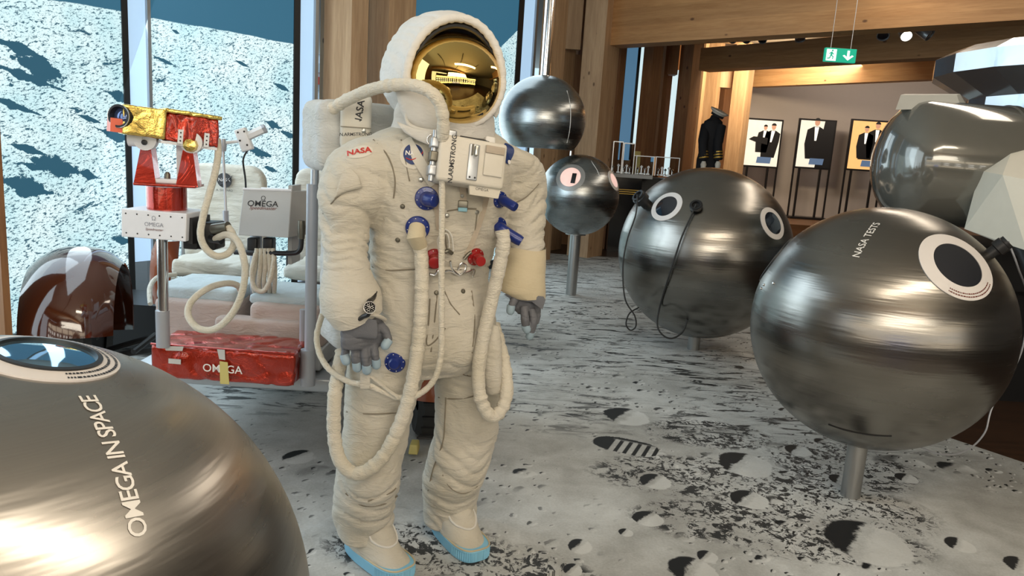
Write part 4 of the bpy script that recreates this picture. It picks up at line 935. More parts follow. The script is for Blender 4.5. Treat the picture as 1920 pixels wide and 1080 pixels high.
# watch strapped outside the right sleeve
wp = W(692, 577, 2.36); wn = (CAM-wp).normalized(); wn = (wn+Vector((.25, 0, .1))).normalized(); wf = frame_of(wn)
wt = MB().lathe([(.019, -.008), (.021, 0), (.021, .006), (.017, .009), (.0165, .007), (.001, .007)], wp, wf, 36).build('wristwatch', 'black_gloss', ast)
MB().lathe([(.0168, .0065), (.018, .0095), (.0205, .0095), (.021, .006)], wp, wf, 36, cap=False).build('bezel', 'chrome', wt)
mb = MB()
for j in range(12):
    a_ = j*math.pi/6; mb.box(wp+(wf[0]*math.cos(a_)+wf[1]*math.sin(a_))*.0135+wf[2]*.0085, (.0012, .0032, .0005), (wf[0]*-math.sin(a_)+wf[1]*math.cos(a_), wf[0]*math.cos(a_)+wf[1]*math.sin(a_), wf[2]))
for a_, L in ((.6, .011), (2.3, .008)): mb.box(wp+(wf[0]*math.cos(a_)+wf[1]*math.sin(a_))*L/2+wf[2]*.009, (L, .0012, .0005), (wf[0]*math.cos(a_)+wf[1]*math.sin(a_), wf[0]*-math.sin(a_)+wf[1]*math.cos(a_), wf[2]))
for a_ in (0, 2.1, 4.2):
    mb.lathe([(.0042, 0), (.0045, .0006), (.0036, .0006)], wp+(wf[0]*math.cos(a_)+wf[1]*math.sin(a_))*.007+wf[2]*.0075, wf, 14, cap=False)
mb.build('dial_marks', 'text_white', wt, smooth=False)
MB().tube(spline([W(668, 603, 2.40), W(680, 594, 2.375), wp-wn*.006-wf[1]*.018, wp-wn*.006+wf[1]*.018, W(699, 560, 2.42), W(704, 548, 2.46)], 6), .008, 8).build('strap', 'black', wt)
# ---- overshoes
def boot(heel, toe, label=None):
    heel = Vector(heel); toe = Vector(toe); d = (toe-heel).normalized(); L = (toe-heel).length; s = Vector((d.y, -d.x, 0))
    def outline(z, grow=0.0, n=72, rib=0.0):
        out = []
        for j in range(n):
            t = 2*math.pi*j/n; ct, st = math.cos(t), math.sin(t)
            u = math.copysign(abs(ct)**.72, ct)*(L/2+grow); wv = (.073+.010*ct)+grow
            v = math.copysign(abs(st)**.62, st)*wv
            rb = rib*(1 if j % 2 else -1) if ct > .35 else 0
            nrm = Vector((ct, st, 0)).normalized(); u += nrm.x*rb; v += nrm.y*rb
            out.append(heel+d*(L/2+u)+s*v+Vector((0, 0, z)))
        return out
    n = 120
    sole = MB().rings([outline(.031, -.008, n), outline(.034, -.001, n), outline(.040, .0, n, .0022), outline(.070, .001, n, .0022), outline(.077, .002, n, .0), outline(.082, -.003, n)])
    root = None
    up = MB(); rows = [(0.03, .075, .20), (.10, .08, .21), (.17, .078, .185), (.22, .077, .15), (.27, .078, .125), (.32, .074, .105), (.355, .055, .09)]
    # upper: horizontal slices of a shoe shape
    zs = [.076, .09, .105, .12, .14, .165, .19, .22, .25]; sl = []
    for z in zs:
        q = (z-.076)/(.25-.076)
        front = L*(1.0-.50*q**.62) ; back = -.004-.0*q; wd = .076-.012*q
        front = max(front, .17)
        o2 = []
        for j in range(48):
            t = 2*math.pi*j/48; ct, st = math.cos(t), math.sin(t)
            u = (front+back)/2+math.copysign(abs(ct)**.85, ct)*(front-back)/2; v = math.copysign(abs(st)**.8, st)*wd*(1-.12*max(0, ct)*q)
            o2.append(heel+d*u+s*v+Vector((0, 0, z)))
        sl.append(o2)
    up.rings(sl)
    o = up.build('raw', 'suit_cloth', None); me = remeshed(o, .006, 6); displace_cloth(me, [(heel+d*.16+Vector((0, 0, .2)), .16, .9)], .006, .25, 4.0)
    me.transform(I); me.materials.clear(); me.materials.append(MATS['suit_cloth'])
    for p in me.polygons: p.use_smooth = True
    b = bpy.data.objects.new('overshoe', me); C.objects.link(b); b.parent = ast; RM[b.name] = RM[ast.name]
    sole.build('sole', 'sole_blue', b, auto=20)
    MB().tube(spline([outline(.083, -.001, 28)[j] for j in range(28)], 3, True), .0035, 8, closed=True).build('welt', 'cuff_cloth', b)
    # tongue flap seam on the instep
    tp = []
    bt = BVHTree.FromPolygons([RM[ast.name] @ v.co for v in me.vertices], [tuple(p.vertices) for p in me.polygons])
    for a_ in range(0, 15):
        t = math.pi*(-.5+a_/14); q = heel+d*(.19+math.cos(t)*.075)+s*math.sin(t)*.055+Vector((0, 0, .5)); h = bt.ray_cast(q, Vector((0, 0, -1)))
        if h[0] is not None: tp.append(h[0]+Vector((0, 0, .002)))
    if len(tp) > 3: MB().tube(spline(tp, 4), .0045, 8).build('instep_piping', 'hood_cloth', b)
boot((-.575, 2.705, 0), (-.318, 2.462, 0)); boot((-.25, 2.915, 0), (-.058, 2.625, 0))
# ---- hood and visor
hc = W(838, 150, 2.68); hs_ = mpp(hc)
HT = math.radians(17); hl = Vector((math.cos(HT), math.sin(HT), 0)); hf = Vector((math.sin(HT), -math.cos(HT), -.10)).normalized(); hu = hl.cross(hf)*-1; hu = hf.cross(hl) if hf.cross(hl).z > 0 else hl.cross(hf)
vis_c = W(849, 152, 2.63); va, vb, vc = 89*hs_, .185, 86*hs_
mb = MB(); rows = []
for i in range(26):
    a = math.radians(90)*(1-i/25); rows.append([vis_c+hl*math.cos(t)*math.sin(a)*va+hu*math.sin(t)*math.sin(a)*vc+hf*math.cos(a)*vb for t in [2*math.pi*j/64 for j in range(64)]])
MB().rings(rows[:-1], False, True).build('visor', 'visor_gold', ast)
def hood_pt(u, w, f, sc=1.0): return hc+hl*u*sc+hu*w*sc+hf*f*sc
# opening curve (lateral, up) in metres around visor centre, from the photograph's silhouette
def rim(t, g=0.0):     # t angle: 0 = his left (image right), 90 = top
    ct, st = math.cos(t), math.sin(t)
    ra = ((83+g*.35) if ct > 0 else (88+g))*hs_; rb = ((105 if st > 0 else 76)+g)*hs_
    return ra*ct, rb*st
N = 72
def hring(g, f, cu=0.0, cw=0.0, sx=1.0, sz=1.0):
    out = []
    for j in range(N):
        u, w = rim(2*math.pi*j/N, g); out.append(vis_c+hl*(u*sx+cu)+hu*(w*sz+cw)+hf*f)
    return out
hood = MB().rings([hring(-8, .02), hring(-3, .055), hring(2, .07), hring(8, .068), hring(13, .05), hring(16, .01, -.008), hring(18, -.05, -.02), hring(18, -.12, -.035, .0), hring(10, -.18, -.05, -.0), hring(-10, -.235, -.06, -.01), hring(-45, -.27, -.065, -.02), hring(-80, -.285, -.065, -.02)], False, True)
ho = hood.build('raw', 'hood_cloth', None)
sm = ho.modifiers.new('ss', 'SUBSURF'); sm.levels = 2; sm.render_levels = 2; bpy.context.view_layer.update()
hm = bpy.data.meshes.new_from_object(ho.evaluated_get(bpy.context.evaluated_depsgraph_get())); bpy.data.objects.remove(ho)
displace_cloth(hm, [], .008, .7, 9.0); hm.transform(I); hm.materials.clear(); hm.materials.append(MATS['hood_cloth'])
for p in hm.polygons: p.use_smooth = True
hob = bpy.data.objects.new('helmet_hood', hm); C.objects.link(hob); hob.parent = ast; RM[hob.name] = RM[ast.name]
# padded rolled rim with gathers
rp_ = [vis_c+hl*rim(2*math.pi*j/96, 3)[0]+hu*rim(2*math.pi*j/96, 3)[1]+hf*.068 for j in range(96)]
MB().tube(rp_, [.0145*(1+.10*math.sin(j*2.4)+.08*noise.noise(Vector((j*.9, 0, 0)))) for j in range(96)], 14, closed=True).build('hood_rim', 'hood_cloth', hob)
MB().tube([vis_c+hl*rim(2*math.pi*j/96, -7)[0]*.99+hu*rim(2*math.pi*j/96, -7)[1]*.985+hf*.045 for j in range(96)], .012, 10, closed=True).build('visor_gasket', 'black', hob)
# collar skirt under the hood
def skirt(spec, name, m):
    rs = loftr(spec, 48, 4); n = 48
    for i, r in enumerate(rs):
        c = sum(r, Vector())/n
        for j in range(n): r[j] = r[j]+(r[j]-c).normalized()*.006*noise.noise(r[j]*12)
    return MB().rings(rs, True, True).build(name, m, ast, auto=70)
skirt([(835, 196, 2.68, 86, .85), (834, 215, 2.68, 92, .85), (834, 232, 2.69, 93, .84), (832, 246, 2.70, 95, .82), (830, 256, 2.71, 98, .8)], 'neck_skirt', 'hood_cloth')
# side flap of the hood (ear cover) with piping
ef = [(741, 168), (770, 160), (800, 170), (825, 190), (836, 212), (838, 246), (812, 246), (782, 240), (762, 228), (750, 205)]
patch_px('side_flap', ef, 2.50, .006, 'hood_cloth', hob, .016)
MB().tube(spline([W(x, y, 2.492) for x, y in ((778, 164), (768, 190), (762, 212), (766, 232), (790, 243), (822, 247))], 8), .0065, 10).build('flap_piping', 'hood_cloth', hob)
patch_px('collar_flap', [(744, 228), (775, 240), (816, 247), (822, 258), (812, 266), (806, 273), (780, 262), (758, 248)], 2.485, .005, 'hood_cloth', ast, .004)
MB().tube([W(811, 262, 2.47)+Vector((math.cos(a), 0, math.sin(a)))*.018 for a in [i*math.pi/8 for i in range(16)]], .0022, 6, closed=True).build('ring', 'chrome', ast)
patch_px('ear_pad', [(930, 140), (937, 150), (939, 185), (936, 212), (930, 222), (924, 216), (925, 160)], 2.70, .02, 'hood_cloth', hob, .006)
# ---- backpack
bp = empty('x', (0, 0, 0)); bpy.data.objects.remove(bp)
bax = (AL, -AF*-1, Vector((0, 0, 1)))
bc = W(690, 250, 2.98)
pk = MB()
bx0 = W(583, 250, 2.93); bx1 = W(745, 250, 3.05)
zt = W(640, 190, 2.95).z; zm = W(640, 322, 2.95).z; zb = W(610, 655, 2.9).z
def bag(name, cx, cy, cz, w, d, h, m='pack_cloth', parent=None, bev=.03, amp=.006):
    o = MB().box((cx, cy, cz), (w, d, h), (AL, AF, Vector((0, 0, 1))), bev=bev).build('raw', m, None)
    me = remeshed(o, .012, 3); displace_cloth(me, [], amp, .7, cx*9); p_ = parent or ast
    me.transform(inv(p_)); me.materials.clear(); me.materials.append(mat(m))
    for p in me.polygons: p.use_smooth = True
    g = bpy.data.objects.new(name, me); C.objects.link(g); g.parent = p_; RM[g.name] = RM[p_.name]; return g
lc = W(612, 250, 2.72); L0 = W(582, 250, 2.74)
pack_o = Vector((-.36, 2.72, 0))-AF*.36       # centre line of the pack, behind the torso
half = .235
pack = bag('backpack', pack_o.x-.0, pack_o.y, (zt+zb)/2-.02, half*2, .26, zt-zb-.06, bev=.05)
bag('upper_pack', pack_o.x-.01, pack_o.y, (zt+zm)/2, .60, .28, zt-zm, bev=.045, parent=pack)
# side panel with lettering, standing proud towards the shoulder
pc = W(667, 229, 2.80); sp_ax = (Vector((.97, .24, 0)), Vector((-.24, .97, 0)), Vector((0, 0, 1)))
o = MB().box(pc, (.112, .10, .20), sp_ax, bev=.02).build('shoulder_pouch', 'unit_cloth', pack)
fc = pc-sp_ax[1]*.0508
text_on_plane('lettering', 'NASA', fc+sp_ax[0]*.012+Vector((0, 0, .032)), Vector((.12, 0, 1)), Vector((-1, -.24, .12)), .036, 'text_black', pack, weight=.0006)
text_on_plane('lettering', 'N.ARMSTRONG', fc+Vector((0, 0, -.045)), sp_ax[0]+Vector((0, 0, .08)), Vector((0, 0, 1)), .0165, 'text_black', pack, weight=.0002)
MB().box(fc+Vector((0, 0, -.02))-sp_ax[1]*.001, (.11, .004, .003), sp_ax).build('pouch_seam', 'seam_thread', pack)
MB().lathe([(.008, 0), (.008, .003), (.004, .005)], fc+sp_ax[0]*.028+Vector((0, 0, -.03)), (sp_ax[0], Vector((0, 0, 1)), -sp_ax[1]), 16).build('snap', 'snap', pack)
# ---- hoses
hose = lambda pix, r, seed, **kw: body_tube('hose', pix, r, 'hose_cloth', lump=.14, sub=14, seed=seed, **kw)
hose([(622, 205, 2.66), (650, 188, 2.62), (690, 170, 2.54), (735, 160, 2.46), (775, 160, 2.42), (806, 172, 2.40), (824, 194, 2.40), (831, 225, 2.41), (830, 262, 2.44)], .0205, 1)
hose([(784, 425), (786, 450, 2.49), (790, 480, 2.485), (791, 540, 2.48), (788, 600, 2.475), (782, 660, 2.47), (770, 730, 2.45), (748, 800, 2.44), (715, 860, 2.43), (672, 888, 2.43), (640, 868, 2.44), (627, 820, 2.46), (627, 750, 2.48), (634, 700, 2.52), (641, 660, 2.58)], .0245, 2)
hose([(941, 432, 2.56), (944, 456, 2.56), (934, 510, 2.575), (920, 570, 2.585), (905, 640, 2.585), (897, 700, 2.58), (902, 750, 2.57), (920, 780, 2.58), (940, 768, 2.60), (950, 735, 2.63), (947, 690, 2.68), (935, 640, 2.72), (926, 610, 2.76)], .0245, 3)
hose([(829, 335, 2.43), (829, 400, 2.445), (828, 470, 2.45), (828, 540, 2.45), (828, 610, 2.45), (826, 670, 2.45), (812, 715, 2.45), (780, 742, 2.45), (745, 745, 2.46), (715, 733, 2.46), (690, 722, 2.46), (655, 716, 2.47), (620, 695, 2.5), (600, 665, 2.55), (594, 630, 2.6), (604, 590, 2.66)], .0105, 4)
patch_px('hose_strap', [(676, 700), (694, 698), (694, 728), (676, 728)], 2.445, .005, 'suit_cloth', ast, .002)
MB().tube(spline([W(694, 705, 2.45), W(720, 726, 2.455), W(745, 745, 2.45)], 6), .007, 8).build('strap_end', 'suit_cloth', ast)
# ---- connectors
def connector(px, py, r, m, kind, aim=None, L=.07, base=None):
    p, _ = on_body(px, py); n = smooth_n(px, py, 12); n = (n+Vector((0, -.5, 0))).normalized(); f = frame_of(n)
    o = MB().lathe([(r, -.02), (r, .006), (r*.93, .010), (r*.6, .012), (r*.55, .024), (r*.42, .03), (.001, .031)], p, f, 40).build('hose_connector', m, ast)
    for j in range(8):
        a = j*math.pi/4+.2; MB().lathe([(.0022, 0), (.0022, .002), (.0005, .003)], p+(f[0]*math.cos(a)+f[1]*math.sin(a))*r*.82+n*.009, f, 8).build('screw', 'snap', o)
    if kind == 'elbow' and aim is not None:
        e = p+n*.02; t = Vector(aim).normalized()
        MB().tube(spline([e, e+n*.012+t*.012, e+n*.014+t*L], 5), [r*.62]*5+[r*.56]*5+[r*.5], 20).build('elbow', m, o)
    return o, p, n
connector(800, 372, .040, 'blue_anod', 'elbow', (.9, -.5, -.1), .035)
connector(783, 427, .041, 'blue_anod', 'none')
connector(936, 374, .030, 'blue_anod', 'elbow', (.75, -.45, -.35), .05)
connector(932, 424, .036, 'blue_anod', 'elbow', (.80, -.1, -.42), .085)
connector(741, 679, .037, 'blue_anod', 'none')
connector(814, 485, .036, 'red_anod', 'elbow', (0, -1, -.2), .02)
connector(891, 481, .032, 'red_anod', 'elbow', (.3, -1, -.1), .025)
# hose start collar
p, n = on_body(783, 432); MB().tube([p+Vector((0, -.01, .01)), p+Vector((.0, -.045, -.02)), W(787, 460, 2.485)], [.028, .031, .027], 18).build('hose_end', 'cuff_cloth', ast)
# snaps
for x, y, m in ((789, 337, 'snap'), (755, 387, 'snap_dark'), (746, 450, 'snap_dark'), (838, 404, 'snap'), (894, 398, 'snap'), (818, 549, 'snap_dark'), (868, 546, 'snap_dark'), (643, 345, 'snap_dark'), (867, 367, 'snap')):
    p, _ = on_body(x, y); n = smooth_n(x, y, 8); MB().lathe([(.0085, -.004), (.0085, .003), (.006, .006), (.001, .007)], p, frame_of(n), 18).build('snap', m, ast)
# straps and buckle
def strap(pix, w, m='strap_cloth', name='strap', th=.0035, off=.004):
    pts = []
    for q in pix: pts.append(W(*q) if len(q) == 3 else on_body(q[0], q[1], off)[0])
    sp = spline(pts, 8); rs = []
    for i, p in enumerate(sp):
        t = (sp[min(i+1, len(sp)-1)]-sp[max(i-1, 0)]).normalized(); vn = (CAM-p).normalized(); sx = t.cross(vn).normalized(); nn = sx.cross(t)
        if nn.dot(vn) < 0: nn = -nn
        rs.append([p-sx*w/2, p+sx*w/2, p+sx*w/2+nn*th, p-sx*w/2+nn*th])
    return MB().rings(rs).build(name, m, ast, auto=40)
strap([(762, 262), (778, 290), (798, 322), (814, 345)], .036, 'unit_cloth'); strap([(814, 345), (817, 372), (820, 400), (823, 430)], .02)
strap([(916, 350, 2.50), (908, 385), (897, 420), (884, 455), (874, 478)], .018); strap([(866, 340, 2.50), (867, 360), (868, 378)], .022)
strap([(800, 505), (840, 506), (880, 506)], .02, 'unit_cloth', 'belt')
p, n = on_body(868, 383); f = frame_of((CAM-p)); MB().box(p+f[2]*.006, (.034, .026, .012), f, bev=.003).build('buckle', 'snap_dark', ast); MB().box(p+f[2]*.008-f[1]*.018, (.032, .014, .01), f, bev=.003).build('buckle_pad', 'cyan_pad', ast)
# belt hardware: hooks
hk = lambda pix, r=.004: body_tube('hook', pix, r, 'chrome', off=.02)
hk([(803, 510), (812, 512), (818, 506), (828, 502), (840, 503), (852, 508), (858, 512)]); hk([(840, 486), (846, 498), (856, 510), (866, 506), (868, 494), (860, 490), (854, 500)]); hk([(866, 508), (874, 503), (884, 504), (880, 514), (884, 500)])
body_tube('buckle_link', [(832, 470), (838, 468), (846, 472)], .007, 'snap_dark', off=.012); body_tube('buckle_link', [(868, 482), (874, 476), (880, 470)], .006, 'snap_dark', off=.012)
body_tube('knot_cord', [(822, 470), (818, 450), (824, 438), (834, 436), (838, 446), (838, 462)], .0028, 'hood_cloth', off=.02); body_tube('knot_cord', [(826, 436), (832, 428), (842, 438), (846, 468)], .0028, 'hood_cloth', off=.02)
# front pocket flap
seam([(832, 408), (834, 440), (838, 470)]); seam([(895, 395), (892, 420), (888, 450)]); seam([(838, 396), (865, 392), (893, 392)])
seam([(806, 560), (804, 600), (800, 645), (815, 640), (835, 615)]); seam([(833, 545), (845, 570), (862, 590)])
# round mission patch, chest flag patch, shoulder lettering
def body_decal(name, s, px, py, size, m, right=(1, 0, 0), up=(0, 0, 1), off=.0035, parent=None, disc=None, ncam=0.0, **kw):
    p, _ = on_body(px, py); n = smooth_n(px, py, 12); n = (n+(CAM-p).normalized()*ncam).normalized(); R_ = Vector(right); R_ = (R_-n*R_.dot(n)).normalized(); U_ = n.cross(R_)
    if U_.dot(Vector(up)) < 0: U_ = -U_
    if disc:
        mb = MB(); rs = []
        for q in (1, .75, .5, .25, .02):
            rs.append([p+(R_*math.cos(a)*disc[0]+U_*math.sin(a)*disc[1])*q for a in [2*math.pi*j/36 for j in range(36)]])
        mb.rings(rs, False, True)
    else:
        vs, fs = text_geo(s, size, **kw); mb = MB().add([p+R_*v.x+U_*v.y for v in vs], fs)
    for v in mb.v:
        h = bv.ray_cast(v+n*.05, -n)
        if h[0] is not None and (h[0]-v).length < .04: v.xyz = (h[0]+n*off)[:]
    return mb.build(name, m, parent or ast, smooth=bool(disc))
body_decal('patch_base', None, 774, 291, 0, 'unit_cloth', disc=(.043, .046), off=.002)
pt = body_decal('round_patch', None, 775, 289, 0, 'navy', disc=(.033, .036), off=.0045)
body_decal('patch_lettering', 'NASA', 775, 289, .021, 'text_white', parent=pt, off=.0062, weight=.0006)
for q in ([(762, 297), (772, 300), (786, 294), (793, 286)],): MB().tube(spline([on_body(x, y, .006)[0] for x, y in q], 5), .0016, 6).build('swoosh', 'text_red', pt)
body_decal('shoulder_patch', None, 673, 284, 0, 'unit_cloth', disc=(.046, .026), off=.002, right=(1, 0, .25), ncam=1.0)
body_decal('shoulder_lettering', 'NASA', 673, 284, .032, 'text_red', right=(1, 0, .28), off=.0045, weight=.0009, ncam=1.0)
fp = body_decal('round_patch', None, 951, 287, 0, 'navy', disc=(.022, .042), off=.0045)
body_decal('patch_mark', None, 953, 304, 0, 'text_white', disc=(.009, .008), off=.006, parent=fp)
# ---- chest control unit
ua = Vector((.93, .34, .0)); ua = (ua+Vector((0, 0, -.10))).normalized(); un_ = Vector((.33, -.93, .16)).normalized(); un_ = (un_-ua*un_.dot(ua)).normalized(); uz = ua.cross(un_)*-1
if uz.z < 0: uz = -uz
uc_ = W(885, 304, 2.46); s3 = mpp(uc_)
cu = MB().box(uc_-un_*.04, (.232, .10, .152), (ua, un_, uz), bev=.012).build('chest_control_unit', 'unit_cloth', ast)
U = lambda x, y, o=0.0: uc_+ua*x+uz*y+un_*(.0105+o)
text_on_plane('lettering', 'N.ARMSTRONG', U(-.070, -.002, .0012), uz, -ua, .0225, 'text_black', cu, weight=.00035)
MB().box(U(.0, -.002, .003), (.036, .006, .118), (ua*.99, un_, uz), bev=.003).build('side_plate', 'grey_metal', cu)
MB().box(U(.004, .035, .012), (.012, .018, .034), (ua, un_, uz), bev=.003).build('switch', 'snap', cu); MB().box(U(-.008, .037, .010), (.004, .014, .036), (ua, un_, uz), bev=.001).build('switch_guard', 'snap_dark', cu)
for x in (-.008, .010): MB().lathe([(.0035, 0), (.0035, .002)], U(x, -.052, .005), (ua, uz, un_), 10).build('screw', 'text_black', cu)
MB().box(U(.070, .012, .003), (.066, .008, .10), (ua, un_, uz), bev=.003).build('cover_flap', 'unit_cloth', cu); MB().box(U(.070, .048, .008), (.066, .008, .026), (ua, un_, uz), bev=.003).build('cover_tab', 'strap_cloth', cu)
fl2 = MB().box(uc_+ua*.055-uz*.083-un_*.01, (.10, .012, .045), (ua, un_, uz), taper=1.15).build('lower_flap', 'unit_cloth', cu, smooth=False)
text_on_plane('lettering', 'OMEGA', uc_+ua*.045-uz*.084-un_*.003, ua, uz, .013, 'text_black', cu)
MB().tube([uc_+ua*.041-uz*.070-un_*.003, uc_+ua*.047-uz*.076-un_*.003, uc_+ua*.057-uz*.066-un_*.003], .0012, 6).build('flap_mark', 'text_black', cu)
for q in ((-.07, .085), (.065, .085)): MB().box(uc_+ua*q[0]+uz*q[1]-un_*.04, (.035, .03, .03), (ua, un_, uz), bev=.006).build('top_lug', 'grey_metal' if q[0] < 0 else 'hood_cloth', cu)
for q in (.045, .0, -.045):
    MB().box(uc_-ua*.128+uz*q-un_*.02, (.026, .04, .034), (ua, un_, uz), bev=.005).build('side_fitting', 'grey_metal' if q else 'snap_dark', cu)
MB().cyl(uc_-ua*.128+uz*.085-un_*.015, uc_-ua*.128-uz*.08-un_*.015, .009, n=14).build('side_rod', 'grey_metal', cu)
MB().tube([uc_-ua*.04+uz*.08-un_*.03, uc_+ua*.06+uz*.08-un_*.03], .006, 8).build('top_bar', 'text_black', cu)
# thigh pocket on his left leg and shoulder pocket
mb = patch_px('thigh_pocket', [(918, 606), (934, 610), (941, 640), (941, 700), (938, 735), (915, 738), (905, 700), (905, 640)], 2.66, .03, 'suit_cloth', ast, .02)
patch_px('shoulder_pocket', [(640, 330), (655, 312), (672, 330), (680, 352), (650, 360), (628, 372)], 2.435, .01, 'suit_cloth', ast, .006)
# ------------------------------------------------------------------ lunar rover replica
rov = empty('lunar_rover', (-1.5, 4.2, .004), 0, 'white and red lunar rover replica with cloth seats, standing between the spacesuit and the windows', 'rover')
XYZ = (Vector((1, 0, 0)), Vector((0, 1, 0)), Vector((0, 0, 1)))
def cushion(name, x0, x1, y0, y1, Y, depth, m, rnd=.05, quilt=0.0, amp=.004, tilt=0.0, parent=None, seed=0.0, voxel=.012, A=.006):
    a = W(x0, y0, Y); b = W(x1, y1, Y); a2 = W(x1, y0, Y); b2 = W(x0, y1, Y)
    ztop = (a.z+a2.z)/2; zbot = (b.z+b2.z)/2; cx = (a.x+b.x+a2.x+b2.x)/4; w = ((a2.x-b2.x)+(b.x-a.x))/2; w = abs((a2.x+b.x)/2-(a.x+b2.x)/2); h = ztop-zbot
    R_ = Matrix.Rotation(tilt, 3, 'X'); axs = tuple(R_ @ v for v in XYZ)
    bm = bmesh.new(); bmesh.ops.create_cube(bm, size=1)
    for v in bm.verts: v.co = Vector((v.co.x*w, v.co.y*depth, v.co.z*h))
    if rnd > depth*.45:
        ed = [e for e in bm.edges if abs(e.verts[0].co.y-e.verts[1].co.y) > depth*.5 and e.verts[0].co.z > 0]
        bmesh.ops.bevel(bm, geom=ed, offset=rnd, segments=8, affect='EDGES', profile=.5)
        bmesh.ops.bevel(bm, geom=[e for e in bm.edges if e.is_manifold and e.calc_face_angle(0) > .9], offset=min(.02, depth*.3), segments=3, affect='EDGES', profile=.5)
    else: bmesh.ops.bevel(bm, geom=bm.edges[:], offset=rnd, segments=3, affect='EDGES', profile=.5)
    c = Vector((cx, Y+depth/2, (ztop+zbot)/2))
    vs = [c+axs[0]*v.co.x+axs[1]*v.co.y+axs[2]*v.co.z for v in bm.verts]; fs = [tuple(v.index for v in f.verts) for f in bm.faces]; bm.free()
    o = MB().add(vs, fs).build('raw', m, None); me = remeshed(o, voxel, 2); me.update()
    nr = [v.normal.copy() for v in me.vertices]
    for i, v in enumerate(me.vertices):
        p = v.co; n = nr[i]; d = 0
        if quilt and abs(n.y) > .4: d -= .006*max(0, math.cos(2*math.pi*p.z/quilt))**8
        f = max(0, 1-abs(noise.noise(Vector((p.x*4+seed, p.y*4, p.z*13))))*2.2)**3; d += amp*noise.noise(p*8+Vector((seed, 0, 0)))-A*f*.6
        v.co = p+n*d
    p_ = parent or rov
    me.transform(inv(p_)); me.materials.clear(); me.materials.append(mat(m))
    for p in me.polygons: p.use_smooth = True
    g = bpy.data.objects.new(name, me); C.objects.link(g); g.parent = p_; RM[g.name] = RM[p_.name]; return g
def quad_box(name, f4, back, m, parent=None, smooth=False, bev=0.0):
    """front face corner points (TL, TR, BR, BL) and a vector to the back"""
    f4 = [Vector(p) for p in f4]; b4 = [p+Vector(back) for p in f4]
    mb = MB().add(f4+b4, [(0, 1, 2, 3), (7, 6, 5, 4), (0, 4, 5, 1), (1, 5, 6, 2), (2, 6, 7, 3), (3, 7, 4, 0)])
    if bev:
        bm = bmesh.new(); vv = [bm.verts.new(v) for v in mb.v]; [bm.faces.new([vv[i] for i in f]) for f in mb.f]
        bmesh.ops.bevel(bm, geom=bm.edges[:], offset=bev, segments=2, affect='EDGES', profile=.5)
        mb = MB(); bm.verts.index_update(); mb.add([v.co.copy() for v in bm.verts], [tuple(v.index for v in f.verts) for f in bm.faces]); bm.free()
    return mb.build(name, m, parent or rov, smooth=smooth)
# chassis
MB().box((-1.32, 4.6, .42), (1.05, 2.3, .07), bev=.01).build('chassis', 'grey_metal', rov)
MB().box((-1.30, 3.70, .52), (.75, .35, .10), bev=.01).build('front_deck', 'grey_paint', rov)
MB().box((-2.55, 5.3, .22), (.9, .5, .32)).build('power_box', 'black', rov, smooth=False)
for a_, b_ in (((190, 660, 4.4), (285, 632, 4.4)), ((250, 660, 4.0), (292, 628, 4.2)), ((205, 668, 4.2), (290, 655, 4.2))):
    MB().tube([W(*a_), W(*b_)], .018, 8).build('suspension_arm', 'black', rov)
# wheels with fenders
def wheel(cx, cy, rot, fend, fm='brown_fender', R=.40, w=.23, name='wheel', half=True):
    c = Vector((cx, cy, R+.003)); d = Vector((math.cos(rot), math.sin(rot), 0)); e = Vector((-math.sin(rot), math.cos(rot), 0)); f = (e, Vector((0, 0, 1)), d)
    prof = [(R*.62, -w*.42), (R*.9, -w/2), (R*.985, -w*.36), (R, -w*.15), (R, w*.15), (R*.985, w*.36), (R*.9, w/2), (R*.62, w*.42)]
    o = MB().lathe(prof, c, f, 48, cap=False).build('wheel', 'rubber', rov)
    MB().lathe([(R*.64, -w*.36), (R*.2, -w*.3), (R*.14, -w*.42), (.01, -w*.42)], c, f, 36).build('hub', 'black', o)
    MB().lathe([(R*.64, w*.36), (R*.2, w*.3), (R*.14, w*.42), (.01, w*.42)], c, f, 36).build('hub', 'black', o)
    mb = MB()
    for i in range(28):
        a = 2*math.pi*i/28; q = f[0]*math.cos(a)+f[1]*math.sin(a); t = f[1]*math.cos(a)-f[0]*math.sin(a)
        mb.box(c+q*R, (.02, w*.8, .012), ((t+d*.3).normalized(), d, q))
    tr = mb.build('tread', 'black', o, smooth=False)
    if fend:
        a0, a1 = fend; rs = []
        for i in range(25):
            a = a0+(a1-a0)*i/24; q = f[0]*math.cos(a)+f[1]*math.sin(a); ring = []
            for j in range(13):
                s = -1+2*j/12; rr = R*1.24*(1-.20*abs(s)**2.6); ring.append(c+q*rr+d*s*w*1.0)
            for j in range(13):
                s = 1-2*j/12; rr = R*1.24*(1-.20*abs(s)**2.6)-.008; ring.append(c+q*rr+d*s*w*.98)
            rs.append(ring)
        MB().rings(rs).build('fender', fm, rov, auto=50)
p = W(150, 560, 4.25); wheel(p.x, 4.25, math.radians(20), (math.radians(-15), math.radians(172)))
wheel(-.40, 3.98, math.radians(12), (math.radians(0), math.radians(185)), 'orange_fender')
wheel(-.60, 6.0, 0, (math.radians(0), math.radians(180)), 'orange_fender')
